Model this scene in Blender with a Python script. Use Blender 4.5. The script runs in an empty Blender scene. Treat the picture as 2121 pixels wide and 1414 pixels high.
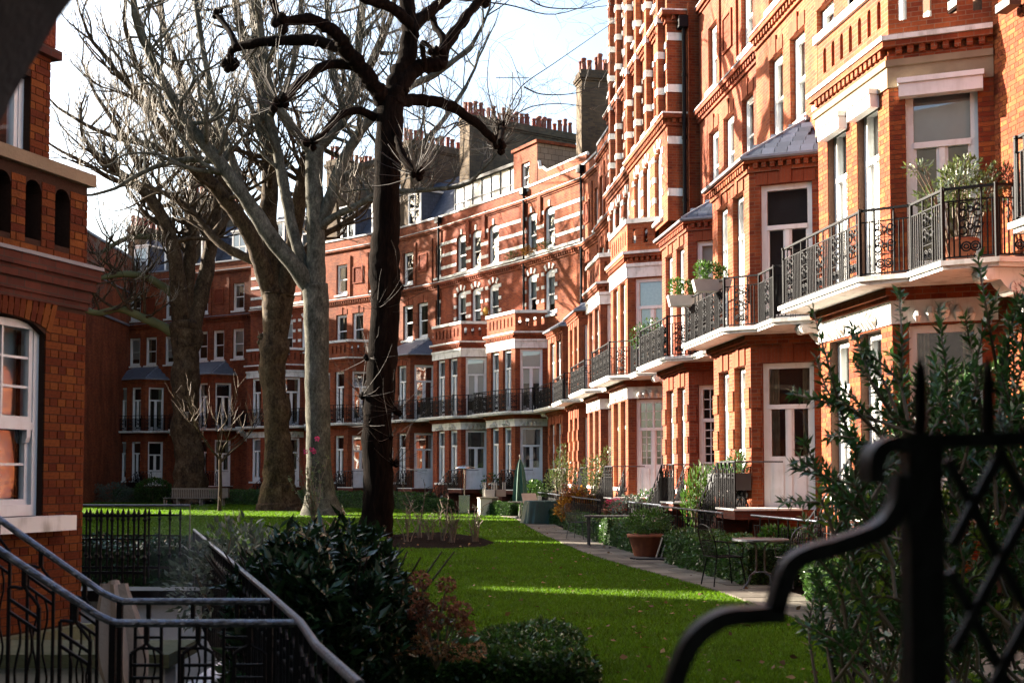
import bpy, math, random
import numpy as np
from mathutils import noise as mnoise
from mathutils import Vector, Matrix
R = math.radians
random.seed(7); rng = np.random.default_rng(7)
scene = bpy.context.scene
col = scene.collection

# ------------------------------------------------------------------ camera, sky, sun, exposure
FPX, CX, CY = 2600.0, 1060.5, 707.0
TILT = R(2.77); SHIFT = 152.0; EYE = 1.7
cam_data = bpy.data.cameras.new('camera'); cam = bpy.data.objects.new('camera', cam_data); col.objects.link(cam)
cam.location = (0, 0, EYE); cam.rotation_euler = (math.pi/2 + TILT, 0, 0)
cam_data.sensor_width = 36; cam_data.lens = FPX/2121*36; cam_data.shift_y = SHIFT/2121
cam_data.clip_start = 0.05; cam_data.clip_end = 3000
cam_data.dof.use_dof = True; cam_data.dof.focus_distance = 42; cam_data.dof.aperture_fstop = 5.0
scene.camera = cam
SUN_AZ, SUN_EL = 63.0, 18.5          # degrees left of the view direction, degrees above the horizon
world = bpy.data.worlds.new('World'); scene.world = world; world.use_nodes = True
wn = world.node_tree; wn.nodes.clear()
sky = wn.nodes.new('ShaderNodeTexSky'); sky.sky_type = 'NISHITA'; sky.sun_disc = False
sky.sun_elevation = R(SUN_EL); sky.sun_rotation = R(-SUN_AZ); sky.air_density = 1.0; sky.dust_density = 2.5; sky.ozone_density = 1.0
bg = wn.nodes.new('ShaderNodeBackground'); bg.inputs[1].default_value = 0.07
wo = wn.nodes.new('ShaderNodeOutputWorld')
wn.links.new(sky.outputs[0], bg.inputs[0]); wn.links.new(bg.outputs[0], wo.inputs[0])
sun_data = bpy.data.lights.new('sun', 'SUN'); sun_data.energy = 5.0; sun_data.angle = R(0.5); sun_data.color = (1.0, 0.89, 0.74)
sun = bpy.data.objects.new('sun', sun_data); col.objects.link(sun)
sdir = Vector((-math.sin(R(SUN_AZ))*math.cos(R(SUN_EL)), math.cos(R(SUN_AZ))*math.cos(R(SUN_EL)), math.sin(R(SUN_EL))))
sun.rotation_euler = sdir.to_track_quat('Z', 'Y').to_euler(); sun.location = (-60, 40, 40)
vs = scene.view_settings
vs.view_transform = 'Standard'; vs.look = 'None'; vs.exposure = 2.8; vs.gamma = 1.0; vs.use_curve_mapping = False
scene.cycles.use_denoising = True
scene.cycles.max_bounces = 8; scene.cycles.diffuse_bounces = 1; scene.cycles.transparent_max_bounces = 16
scene.cycles.sample_clamp_indirect = 6

def P(px, py, Y):
    """a photograph pixel at depth Y (metres ahead of the camera) as a place in the scene"""
    cx = (px - CX)/FPX; cy = (CY - py + SHIFT)/FPX
    fy = math.cos(TILT) - cy*math.sin(TILT); fz = math.sin(TILT) + cy*math.cos(TILT)
    return Vector((cx/fy*Y, Y, EYE + fz/fy*Y))
def PG(px, py, z=0.0):
    """the place on level z that the pixel shows"""
    a = P(px, py, 1.0); k = (z - EYE)/(a.z - EYE)
    return Vector((a.x*k, k, z))

# ------------------------------------------------------------------ helpers
class MB:
    def __init__(s): s.v = []; s.f = []
    def face(s, *ps):
        i = len(s.v); s.v.extend([tuple(p) for p in ps]); s.f.append(tuple(range(i, i+len(ps)))); return s
    def box(s, x0, x1, y0, y1, z0, z1):
        i = len(s.v)
        s.v += [(x0,y0,z0),(x1,y0,z0),(x1,y1,z0),(x0,y1,z0),(x0,y0,z1),(x1,y0,z1),(x1,y1,z1),(x0,y1,z1)]
        s.f += [(i,i+3,i+2,i+1),(i+4,i+5,i+6,i+7),(i,i+1,i+5,i+4),(i+1,i+2,i+6,i+5),(i+2,i+3,i+7,i+6),(i+3,i,i+4,i+7)]
        return s
    def prism(s, poly, z0, z1):
        n = len(poly); i = len(s.v)
        s.v += [(p[0],p[1],z0) for p in poly] + [(p[0],p[1],z1) for p in poly]
        s.f.append(tuple(i+k for k in reversed(range(n)))); s.f.append(tuple(i+n+k for k in range(n)))
        for k in range(n):
            j = (k+1) % n; s.f.append((i+k, i+j, i+n+j, i+n+k))
        return s
    def slab(s, pts, off):
        """a planar polygon pushed along off"""
        n = len(pts); i = len(s.v); off = Vector(off)
        s.v += [tuple(p) for p in pts] + [tuple(Vector(p)+off) for p in pts]
        s.f.append(tuple(i+k for k in reversed(range(n)))); s.f.append(tuple(i+n+k for k in range(n)))
        for k in range(n):
            j = (k+1) % n; s.f.append((i+k, i+j, i+n+j, i+n+k))
        return s
    def bar(s, a, b, w, h=None, up=(0,0,1)):
        a = Vector(a); b = Vector(b); h = h or w
        d = (b-a)
        if d.length < 1e-6: return s
        d.normalize(); up = Vector(up)
        if abs(d.dot(up)) > .98: up = Vector((0,1,0)) if abs(d.y) < .9 else Vector((1,0,0))
        x = d.cross(up).normalized()*w/2; z = x.normalized().cross(d).normalized()*h/2
        i = len(s.v)
        for p in (a, b): s.v += [tuple(p-x-z), tuple(p+x-z), tuple(p+x+z), tuple(p-x+z)]
        s.f += [(i,i+1,i+2,i+3),(i+7,i+6,i+5,i+4),(i,i+4,i+5,i+1),(i+1,i+5,i+6,i+2),(i+2,i+6,i+7,i+3),(i+3,i+7,i+4,i)]
        return s
    def tube(s, pts, r, n=6, cap=True):
        pts = [Vector(p) for p in pts]; m = len(pts)
        rr = r if isinstance(r, (list, tuple)) else [r]*m
        t0 = (pts[1]-pts[0]).normalized()
        u = t0.orthogonal().normalized(); base = len(s.v)
        for k in range(m):
            t = (pts[min(k+1,m-1)]-pts[max(k-1,0)])
            if t.length < 1e-9: t = t0
            t = t.normalized(); u = (u - t*u.dot(t))
            u = u.normalized() if u.length > 1e-6 else t.orthogonal().normalized()
            w = t.cross(u)
            for q in range(n):
                a = 2*math.pi*q/n; p = pts[k] + (u*math.cos(a)+w*math.sin(a))*rr[k]
                s.v.append((p.x,p.y,p.z))
        for k in range(m-1):
            for q in range(n):
                a = base+k*n+q; b = base+k*n+(q+1)%n; s.f.append((a,b,b+n,a+n))
        if cap:
            s.f.append(tuple(base+q for q in reversed(range(n)))); s.f.append(tuple(base+(m-1)*n+q for q in range(n)))
        return s
    def lathe(s, prof, n=12, c=(0,0,0)):
        base = len(s.v); m = len(prof)
        for r, z in prof:
            for q in range(n):
                a = 2*math.pi*q/n; s.v.append((c[0]+r*math.cos(a), c[1]+r*math.sin(a), c[2]+z))
        for k in range(m-1):
            for q in range(n):
                a = base+k*n+q; b = base+k*n+(q+1)%n; s.f.append((a,b,b+n,a+n))
        s.f.append(tuple(base+q for q in reversed(range(n)))); s.f.append(tuple(base+(m-1)*n+q for q in range(n)))
        return s
    def mesh(s, name, smooth=False, uv=True):
        me = bpy.data.meshes.new(name); me.from_pydata(s.v, [], s.f)
        if uv: box_uv(me)
        if smooth: me.polygons.foreach_set('use_smooth', [True]*len(me.polygons))
        me.update(); return me

def box_uv(me):
    n = len(me.loops)
    if not n: return
    co = np.empty(len(me.vertices)*3); me.vertices.foreach_get('co', co); co = co.reshape(-1,3)
    li = np.empty(n, dtype=np.int32); me.loops.foreach_get('vertex_index', li)
    nr = np.empty(len(me.polygons)*3); me.polygons.foreach_get('normal', nr); nr = nr.reshape(-1,3)
    lt = np.empty(len(me.polygons), dtype=np.int32); me.polygons.foreach_get('loop_total', lt)
    N = np.repeat(nr, lt, axis=0); C = co[li]
    t = np.stack([-N[:,1], N[:,0]], 1); L = np.linalg.norm(t, axis=1); flat = L < 0.5
    t = t/np.maximum(L,1e-6)[:,None]
    u = C[:,0]*t[:,0] + C[:,1]*t[:,1]; v = C[:,2].copy()
    u[flat] = C[flat,0]; v[flat] = C[flat,1]
    lay = me.uv_layers.new(name='UVMap'); lay.data.foreach_set('uv', np.stack([u,v],1).ravel().astype(np.float32))

CACHE = {}
def cached(key, fn):
    if key not in CACHE: CACHE[key] = fn()
    return CACHE[key]
def obj(name, me, mat=None, parent=None, loc=(0,0,0), rz=0.0, smooth=False, kind=None):
    if isinstance(me, MB): me = me.mesh(name, smooth)
    if mat is not None and len(me.materials) == 0: me.materials.append(M[mat])
    o = bpy.data.objects.new(name, me); col.objects.link(o); o.parent = parent
    o.location = loc; o.rotation_euler = (0,0,rz)
    if kind: o['kind'] = kind
    return o
def empty(name, loc=(0,0,0), rz=0.0, parent=None):
    o = bpy.data.objects.new(name, None); col.objects.link(o); o.parent = parent
    o.location = loc; o.rotation_euler = (0,0,rz); o.empty_display_size = .3
    return o
def tag(o, label, cat=None, group=None, kind=None):
    if label: o['label'] = label
    if cat: o['category'] = cat
    if group: o['group'] = group
    if kind: o['kind'] = kind
    return o
def smooth_path(pts, k=4):
    pts = [Vector(p) for p in pts]; out = []
    for i in range(len(pts)-1):
        a = pts[max(i-1,0)]; b = pts[i]; c = pts[i+1]; d = pts[min(i+2,len(pts)-1)]
        for q in range(k):
            t = q/k
            out.append(0.5*((2*b)+(c-a)*t+(2*a-5*b+4*c-d)*t*t+(3*b-a-3*c+d)*t*t*t))
    out.append(pts[-1]); return out
def lerp_list(v, k):
    out = []
    for i in range(len(v)-1):
        for q in range(k): out.append(v[i]+(v[i+1]-v[i])*q/k)
    out.append(v[-1]); return out

# ------------------------------------------------------------------ materials (all procedural)
M = {}
def nodes(name):
    m = bpy.data.materials.new(name); m.use_nodes = True; M[name] = m
    nt = m.node_tree; return m, nt, nt.nodes['Principled BSDF']
def simple(name, c, rough=.6, var=.18, scale=6.0, bump=0.0, bscale=None, metal=0.0, spec=None, tint=0.0, trans=0.0, c2=None, coat=0.0):
    """base colour with noise variation; tint: how far the per-face 'tint' attribute and the object's own random number shift it"""
    m, nt, b = nodes(name)
    tc = nt.nodes.new('ShaderNodeTexCoord'); nz = nt.nodes.new('ShaderNodeTexNoise')
    nz.inputs['Scale'].default_value = scale; nz.inputs['Detail'].default_value = 6
    nt.links.new(tc.outputs['Object'], nz.inputs['Vector'])
    mx = nt.nodes.new('ShaderNodeMix'); mx.data_type = 'RGBA'
    d = c2 if c2 else tuple(x*(1-2*var) for x in c)
    l = tuple(min(1, x*(1+var)) for x in c)
    mx.inputs[6].default_value = (*d,1); mx.inputs[7].default_value = (*l,1)
    nt.links.new(nz.outputs[0], mx.inputs[0]); out = mx.outputs[2]
    if tint:
        at = nt.nodes.new('ShaderNodeAttribute'); at.attribute_name = 'tint'
        oi = nt.nodes.new('ShaderNodeObjectInfo')
        ad = nt.nodes.new('ShaderNodeMath'); ad.operation = 'ADD'
        nt.links.new(at.outputs['Fac'], ad.inputs[0]); nt.links.new(oi.outputs['Random'], ad.inputs[1])
        fr = nt.nodes.new('ShaderNodeMath'); fr.operation = 'FRACT'; nt.links.new(ad.outputs[0], fr.inputs[0])
        mr = nt.nodes.new('ShaderNodeMapRange'); mr.inputs[3].default_value = 1-tint; mr.inputs[4].default_value = 1+tint
        nt.links.new(fr.outputs[0], mr.inputs[0])
        hs = nt.nodes.new('ShaderNodeHueSaturation'); nt.links.new(mr.outputs[0], hs.inputs['Value'])
        mh = nt.nodes.new('ShaderNodeMapRange'); mh.inputs[3].default_value = .5-.03*tint; mh.inputs[4].default_value = .5+.03*tint
        nt.links.new(fr.outputs[0], mh.inputs[0]); nt.links.new(mh.outputs[0], hs.inputs['Hue'])
        nt.links.new(out, hs.inputs['Color']); out = hs.outputs[0]
    nt.links.new(out, b.inputs['Base Color'])
    b.inputs['Roughness'].default_value = rough; b.inputs['Metallic'].default_value = metal
    if spec is not None: b.inputs['Specular IOR Level'].default_value = spec
    if coat: b.inputs['Coat Weight'].default_value = coat
    if bump:
        n2 = nt.nodes.new('ShaderNodeTexNoise'); n2.inputs['Scale'].default_value = bscale or scale*6; n2.inputs['Detail'].default_value = 5
        nt.links.new(tc.outputs['Object'], n2.inputs['Vector'])
        bp = nt.nodes.new('ShaderNodeBump'); bp.inputs['Strength'].default_value = bump; bp.inputs['Distance'].default_value = .03
        nt.links.new(n2.outputs[0], bp.inputs['Height']); nt.links.new(bp.outputs[0], b.inputs['Normal'])
    if trans:
        tr = nt.nodes.new('ShaderNodeBsdfTranslucent'); nt.links.new(out, tr.inputs[0])
        ms = nt.nodes.new('ShaderNodeMixShader'); ms.inputs[0].default_value = trans
        o = nt.nodes['Material Output']; nt.links.new(b.outputs[0], ms.inputs[1]); nt.links.new(tr.outputs[0], ms.inputs[2]); nt.links.new(ms.outputs[0], o.inputs[0])
    return m
def brick_mat(name, c1, c2, mortar, bw=.225, rh=.075, ms=.006, bump=.5, dark=.55):
    m, nt, b = nodes(name)
    uv = nt.nodes.new('ShaderNodeUVMap'); uv.uv_map = 'UVMap'
    br = nt.nodes.new('ShaderNodeTexBrick'); br.offset = .5
    br.inputs['Color1'].default_value = (*c1,1); br.inputs['Color2'].default_value = (*c2,1); br.inputs['Mortar'].default_value = (*mortar,1)
    br.inputs['Scale'].default_value = 1; br.inputs['Mortar Size'].default_value = ms; br.inputs['Mortar Smooth'].default_value = .2
    br.inputs['Bias'].default_value = -.1; br.inputs['Brick Width'].default_value = bw; br.inputs['Row Height'].default_value = rh
    nt.links.new(uv.outputs[0], br.inputs['Vector'])
    tc = nt.nodes.new('ShaderNodeTexCoord')
    n1 = nt.nodes.new('ShaderNodeTexNoise'); n1.inputs['Scale'].default_value = .7; n1.inputs['Detail'].default_value = 7; n1.inputs['Roughness'].default_value = .65
    mp = nt.nodes.new('ShaderNodeMapping'); mp.inputs['Scale'].default_value = (1.6,1.6,.55)
    nt.links.new(tc.outputs['Object'], mp.inputs[0]); nt.links.new(mp.outputs[0], n1.inputs['Vector'])
    rp = nt.nodes.new('ShaderNodeMapRange'); rp.inputs[1].default_value = .3; rp.inputs[2].default_value = .7; rp.inputs[3].default_value = dark; rp.inputs[4].default_value = 1.15
    nt.links.new(n1.outputs[0], rp.inputs[0])
    n2 = nt.nodes.new('ShaderNodeTexNoise'); n2.inputs['Scale'].default_value = 22; n2.inputs['Detail'].default_value = 4
    nt.links.new(tc.outputs['Object'], n2.inputs['Vector'])
    r2 = nt.nodes.new('ShaderNodeMapRange'); r2.inputs[3].default_value = .75; r2.inputs[4].default_value = 1.25; nt.links.new(n2.outputs[0], r2.inputs[0])
    mu = nt.nodes.new('ShaderNodeMath'); mu.operation = 'MULTIPLY'; nt.links.new(rp.outputs[0], mu.inputs[0]); nt.links.new(r2.outputs[0], mu.inputs[1])
    mx = nt.nodes.new('ShaderNodeMix'); mx.data_type = 'RGBA'; mx.blend_type = 'MULTIPLY'; mx.inputs[0].default_value = 1
    nt.links.new(br.outputs[0], mx.inputs[6]); nt.links.new(mu.outputs[0], mx.inputs[7])
    nt.links.new(mx.outputs[2], b.inputs['Base Color']); b.inputs['Roughness'].default_value = .85; b.inputs['Specular IOR Level'].default_value = .2
    bp = nt.nodes.new('ShaderNodeBump'); bp.inputs['Strength'].default_value = bump; bp.inputs['Distance'].default_value = .008; bp.invert = True
    nt.links.new(br.outputs['Fac'], bp.inputs['Height']); nt.links.new(bp.outputs[0], b.inputs['Normal'])
    return m
brick_mat('brick', (.33,.076,.023), (.19,.034,.013), (.25,.135,.08), dark=.45)
brick_mat('brick_brown', (.28,.068,.024), (.15,.030,.013), (.21,.12,.075), dark=.40)
brick_mat('brick_red', (.31,.063,.022), (.19,.031,.014), (.24,.125,.08), dark=.48)
brick_mat('brick_dark', (.12,.033,.02), (.085,.024,.017), (.06,.042,.033))
brick_mat('brick_stock', (.13,.088,.048), (.07,.05,.034), (.10,.08,.06))
brick_mat('gauged', (.26,.058,.022), (.19,.038,.016), (.20,.085,.05), bw=.07, rh=.3, ms=.004, bump=.25)
simple('brick_unit', (.28,.064,.020), .85, .3, 5, .35, 60, spec=.2, tint=.28)
simple('brick_unit_dark', (.165,.040,.010), .85, .35, 4, .35, 60, spec=.15, tint=.34)  # darker brick tone used only on the near left house
simple('mortar', (.15,.085,.058), .95, .2, 30, .3, 120, spec=.1)
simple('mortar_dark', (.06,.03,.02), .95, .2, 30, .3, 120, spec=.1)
simple('carved_brick', (.20,.042,.017), .85, .25, 14, 1.0, 26, spec=.2)
def weathered(name, c, grime, rough, amount):
    m, nt, b = nodes(name); tc = nt.nodes.new('ShaderNodeTexCoord')
    mp = nt.nodes.new('ShaderNodeMapping'); mp.inputs['Scale'].default_value = (5,5,.55); nt.links.new(tc.outputs['Object'], mp.inputs[0])
    n1 = nt.nodes.new('ShaderNodeTexNoise'); n1.inputs['Scale'].default_value = 1.0; n1.inputs['Detail'].default_value = 7; n1.inputs['Roughness'].default_value = .7; nt.links.new(mp.outputs[0], n1.inputs['Vector'])
    n2 = nt.nodes.new('ShaderNodeTexNoise'); n2.inputs['Scale'].default_value = 3.5; n2.inputs['Detail'].default_value = 6; nt.links.new(tc.outputs['Object'], n2.inputs['Vector'])
    mu = nt.nodes.new('ShaderNodeMath'); mu.operation = 'MULTIPLY'; nt.links.new(n1.outputs[0], mu.inputs[0]); nt.links.new(n2.outputs[0], mu.inputs[1])
    mr = nt.nodes.new('ShaderNodeMapRange'); mr.inputs[1].default_value = .24; mr.inputs[2].default_value = .42; mr.inputs[3].default_value = 0; mr.inputs[4].default_value = amount; nt.links.new(mu.outputs[0], mr.inputs[0])
    mx = nt.nodes.new('ShaderNodeMix'); mx.data_type = 'RGBA'; mx.inputs[6].default_value = (*c,1); mx.inputs[7].default_value = (*grime,1); nt.links.new(mr.outputs[0], mx.inputs[0])
    nt.links.new(mx.outputs[2], b.inputs['Base Color']); b.inputs['Roughness'].default_value = rough; b.inputs['Specular IOR Level'].default_value = .25
    bp = nt.nodes.new('ShaderNodeBump'); bp.inputs['Strength'].default_value = .12; bp.inputs['Distance'].default_value = .02; nt.links.new(n2.outputs[0], bp.inputs['Height']); nt.links.new(bp.outputs[0], b.inputs['Normal'])
weathered('stone', (.80,.78,.73), (.30,.27,.21), .7, .75)
weathered('paint', (.84,.83,.81), (.52,.49,.43), .4, .45)
simple('stone_weathered', (.30,.22,.14), .85, .22, 3.5, .2, 40, spec=.2)
simple('render_white', (.82,.82,.84), .8, .12, 1.6, .1, 30, spec=.2)
simple('moss_ledge', (.16,.15,.09), .95, .3, 5, .4, 50, c2=(.05,.075,.02))
simple('slate', (.10,.115,.15), .42, .25, 4, .12, 60, spec=.5, tint=.30)
simple('tile_lichen', (.40,.34,.22), .8, .2, 7, .2, 60, tint=.25)
def slate_sheet():
    brick_mat('slate_sheet', (.085,.10,.14), (.06,.072,.105), (.03,.035,.045), bw=.3, rh=.22, ms=.008, bump=.6, dark=.7)
    M['slate_sheet'].node_tree.nodes['Principled BSDF'].inputs['Roughness'].default_value = .45
slate_sheet()
brick_mat('hung_tile', (.34,.25,.17), (.26,.19,.13), (.10,.07,.05), bw=.4, rh=.28, ms=.012, bump=.6, dark=.8)
simple('lead', (.22,.23,.26), .5, .2, 5, spec=.5)
simple('iron', (.0045,.0045,.006), .55, .3, 12, .12, 60, spec=.14)
simple('iron_rough', (.006,.0055,.006), .45, .4, 18, .12, 30, spec=.35)
simple('iron_grey', (.10,.10,.115), .35, .3, 14, .2, 60, metal=.6, spec=.5)
simple('rail_worn', (.20,.22,.27), .28, .5, 30, .5, 40, metal=.85)
simple('steel', (.55,.55,.56), .25, .1, 10, metal=1.0)
simple('terracotta', (.24,.062,.032), .8, .2, 8, .1, 40, tint=.25)
simple('pot_clay', (.28,.085,.038), .8, .25, 10, .1, 40)
simple('interior_dark', (.012,.012,.013), .8, .3, 2)
simple('interior_warm', (.06,.045,.025), .8, .4, 1.2)
simple('interior_ochre', (.42,.33,.08), .8, .2, .8)
simple('blind', (.72,.70,.66), .8, .06, 5)
simple('shutter_dark', (.035,.028,.028), .6, .3, 5)
simple('curtain', (.55,.47,.33), .85, .3, 7)
simple('net', (.42,.43,.44), .85, .15, 14)
def bark(name, cols, scale, fine, bump, stretch=.5, spec=.12):
    m, nt, b = nodes(name); tc = nt.nodes.new('ShaderNodeTexCoord'); mp = nt.nodes.new('ShaderNodeMapping'); mp.inputs['Scale'].default_value = (1,1,stretch)
    nt.links.new(tc.outputs['Object'], mp.inputs[0])
    n1 = nt.nodes.new('ShaderNodeTexNoise'); n1.inputs['Scale'].default_value = scale; n1.inputs['Detail'].default_value = 6; n1.inputs['Roughness'].default_value = .7; n1.inputs['Distortion'].default_value = .6
    n2 = nt.nodes.new('ShaderNodeTexNoise'); n2.inputs['Scale'].default_value = fine; n2.inputs['Detail'].default_value = 5; n2.inputs['Roughness'].default_value = .75
    for n in (n1, n2): nt.links.new(mp.outputs[0], n.inputs['Vector'])
    ad = nt.nodes.new('ShaderNodeMath'); ad.operation = 'MULTIPLY_ADD'; ad.inputs[1].default_value = .45; nt.links.new(n2.outputs[0], ad.inputs[0])
    m2 = nt.nodes.new('ShaderNodeMath'); m2.operation = 'MULTIPLY'; m2.inputs[1].default_value = .55; nt.links.new(n1.outputs[0], m2.inputs[0]); nt.links.new(m2.outputs[0], ad.inputs[2])
    cr = nt.nodes.new('ShaderNodeValToRGB'); e = cr.color_ramp.elements
    ps = (.36,.46,.54,.64)
    e[0].position = ps[0]; e[0].color = (*cols[0],1); e[1].position = ps[3]; e[1].color = (*cols[3],1)
    for k in (1,2): q = e.new(ps[k]); q.color = (*cols[k],1)
    nt.links.new(ad.outputs[0], cr.inputs[0]); nt.links.new(cr.outputs[0], b.inputs['Base Color']); b.inputs['Roughness'].default_value = .9; b.inputs['Specular IOR Level'].default_value = spec
    bp = nt.nodes.new('ShaderNodeBump'); bp.inputs['Strength'].default_value = bump; bp.inputs['Distance'].default_value = .05
    nt.links.new(ad.outputs[0], bp.inputs['Height']); nt.links.new(bp.outputs[0], b.inputs['Normal'])
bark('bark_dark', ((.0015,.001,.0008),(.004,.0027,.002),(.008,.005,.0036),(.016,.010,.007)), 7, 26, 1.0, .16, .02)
bark('bark_plane', ((.007,.0045,.0025),(.030,.019,.010),(.058,.038,.020),(.105,.078,.046)), 2.6, 11, .9, .6)
bark('bark_pale', ((.014,.013,.009),(.042,.040,.029),(.075,.070,.053),(.14,.128,.10)), 3.0, 14, .5, .5)
simple('bark_moss', (.085,.085,.03), .9, .35, 2.4, .5, 12, c2=(.03,.035,.012))
simple('twig', (.17,.12,.08), .65, .3, 3, spec=.35)
simple('twig_dark', (.028,.019,.014), .7, .3, 3, spec=.3)
simple('twig_pale', (.22,.18,.13), .6, .3, 3, spec=.4)
simple('grass', (.078,.16,.005), .6, .25, .8, tint=.36, trans=.5, spec=.15, c2=(.042,.078,.006))
simple('soil', (.016,.010,.007), .98, .5, 12, .9, 40, spec=.02)
simple('paving', (.165,.145,.12), .9, .4, 1.4, .3, 24, tint=.30, spec=.06)
simple('paving_bed', (.03,.03,.016), .95, .3, 6, .3, 40, spec=.05)
simple('laurel_leaf', (.024,.062,.022), .25, .3, 5, tint=.5, trans=.12, spec=.5)
simple('box_leaf', (.052,.115,.020), .35, .3, 5, tint=.45, trans=.3, spec=.4)
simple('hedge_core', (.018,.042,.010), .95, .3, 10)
simple('bush_leaf', (.055,.13,.028), .32, .3, 5, tint=.5, trans=.25, spec=.45)
simple('bush_leaf_lime', (.24,.34,.035), .4, .2, 5, tint=.35, trans=.45, spec=.4)
simple('grey_leaf', (.12,.16,.12), .5, .3, 5, tint=.4, trans=.25)
simple('fern_leaf', (.055,.13,.014), .5, .2, 5, tint=.35, trans=.4)
simple('olive_leaf', (.095,.13,.035), .45, .25, 5, tint=.45, trans=.3)
simple('amber_leaf', (.42,.19,.02), .6, .3, 4, tint=.5, trans=.4)
simple('dry_flower', (.30,.12,.065), .85, .3, 6, tint=.5, trans=.3)
simple('dry_flower_pale', (.36,.20,.09), .85, .3, 6, tint=.4, trans=.3)
simple('pink', (.70,.05,.20), .6, .2, 6, trans=.3)
simple('red_flower', (.40,.01,.02), .6, .2, 6, trans=.2)
simple('fallen_leaf', (.16,.075,.025), .85, .3, 5, tint=.5)
simple('canvas_green', (.018,.075,.045), .75, .25, 6, .2, 50)
simple('cover_green', (.012,.05,.04), .55, .25, 6, .2, 30)
simple('canvas_beige', (.34,.26,.20), .85, .15, 6, .2, 40)
simple('wood_grey', (.17,.145,.11), .75, .3, 9, .25, 50)
simple('wood_red', (.24,.06,.04), .7, .2, 9)
simple('chair_green', (.04,.22,.04), .5, .2, 9)
simple('planter_grey', (.03,.033,.036), .6, .15, 6)
simple('planter_black', (.02,.02,.022), .55, .15, 6)
simple('planter_white', (.42,.39,.35), .7, .08, 6)
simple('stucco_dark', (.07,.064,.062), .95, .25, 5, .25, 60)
simple('log', (.34,.32,.28), .8, .2, 9, .2, 50)
simple('board_grey', (.17,.18,.22), .5, .15, 4)
simple('brass', (.50,.26,.04), .35, .1, 5, metal=.5)
# thin window glass
gm, gt, gb = nodes('glass')
gt.nodes.remove(gb)
tr = gt.nodes.new('ShaderNodeBsdfTransparent'); tr.inputs[0].default_value = (.86,.9,.9,1)
gl = gt.nodes.new('ShaderNodeBsdfGlossy'); gl.inputs['Roughness'].default_value = .02; gl.inputs[0].default_value = (.95,.97,1,1)
fr = gt.nodes.new('ShaderNodeFresnel'); fr.inputs[0].default_value = 1.5
gz = gt.nodes.new('ShaderNodeTexNoise'); gz.inputs['Scale'].default_value = .9; gz.inputs['Detail'].default_value = 1
gp = gt.nodes.new('ShaderNodeBump'); gp.inputs['Strength'].default_value = .28; gp.inputs['Distance'].default_value = .05
gc = gt.nodes.new('ShaderNodeTexCoord'); gt.links.new(gc.outputs['Object'], gz.inputs['Vector'])
gt.links.new(gz.outputs[0], gp.inputs['Height']); gt.links.new(gp.outputs[0], gl.inputs['Normal'])
gk = gt.nodes.new('ShaderNodeMapRange'); gk.inputs[3].default_value = .14; gk.inputs[4].default_value = 1.0
gt.links.new(fr.outputs[0], gk.inputs[0])
gx = gt.nodes.new('ShaderNodeMixShader'); gt.links.new(gk.outputs[0], gx.inputs[0]); gt.links.new(tr.outputs[0], gx.inputs[1]); gt.links.new(gl.outputs[0], gx.inputs[2])
gt.links.new(gx.outputs[0], gt.nodes['Material Output'].inputs[0])
# lawn
lm, lt_, lb = nodes('lawn')
tc = lt_.nodes.new('ShaderNodeTexCoord')
na = lt_.nodes.new('ShaderNodeTexNoise'); na.inputs['Scale'].default_value = .55; na.inputs['Detail'].default_value = 8; na.inputs['Roughness'].default_value = .7
nb = lt_.nodes.new('ShaderNodeTexNoise'); nb.inputs['Scale'].default_value = 26; nb.inputs['Detail'].default_value = 5
for n in (na, nb): lt_.links.new(tc.outputs['Object'], n.inputs['Vector'])
mm = lt_.nodes.new('ShaderNodeMath'); mm.operation = 'MULTIPLY_ADD'; mm.inputs[1].default_value = .5
lt_.links.new(na.outputs[0], mm.inputs[0]); 
m2 = lt_.nodes.new('ShaderNodeMath'); m2.operation = 'MULTIPLY'; m2.inputs[1].default_value = .5; lt_.links.new(nb.outputs[0], m2.inputs[0]); lt_.links.new(m2.outputs[0], mm.inputs[2])
cr = lt_.nodes.new('ShaderNodeValToRGB'); cr.color_ramp.elements[0].position = .32; cr.color_ramp.elements[0].color = (.028,.066,.004,1)
cr.color_ramp.elements[1].position = .66; cr.color_ramp.elements[1].color = (.095,.175,.010,1)
lt_.links.new(mm.outputs[0], cr.inputs[0]); lt_.links.new(cr.outputs[0], lb.inputs['Base Color']); lb.inputs['Roughness'].default_value = .9; lb.inputs['Specular IOR Level'].default_value = .15
lbp = lt_.nodes.new('ShaderNodeBump'); lbp.inputs['Strength'].default_value = .9; lbp.inputs['Distance'].default_value = .03
nd = lt_.nodes.new('ShaderNodeTexNoise'); nd.inputs['Scale'].default_value = 60; nd.inputs['Detail'].default_value = 3; lt_.links.new(tc.outputs['Object'], nd.inputs['Vector'])
lt_.links.new(nd.outputs[0], lbp.inputs['Height']); lt_.links.new(lbp.outputs[0], lb.inputs['Normal'])
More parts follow.
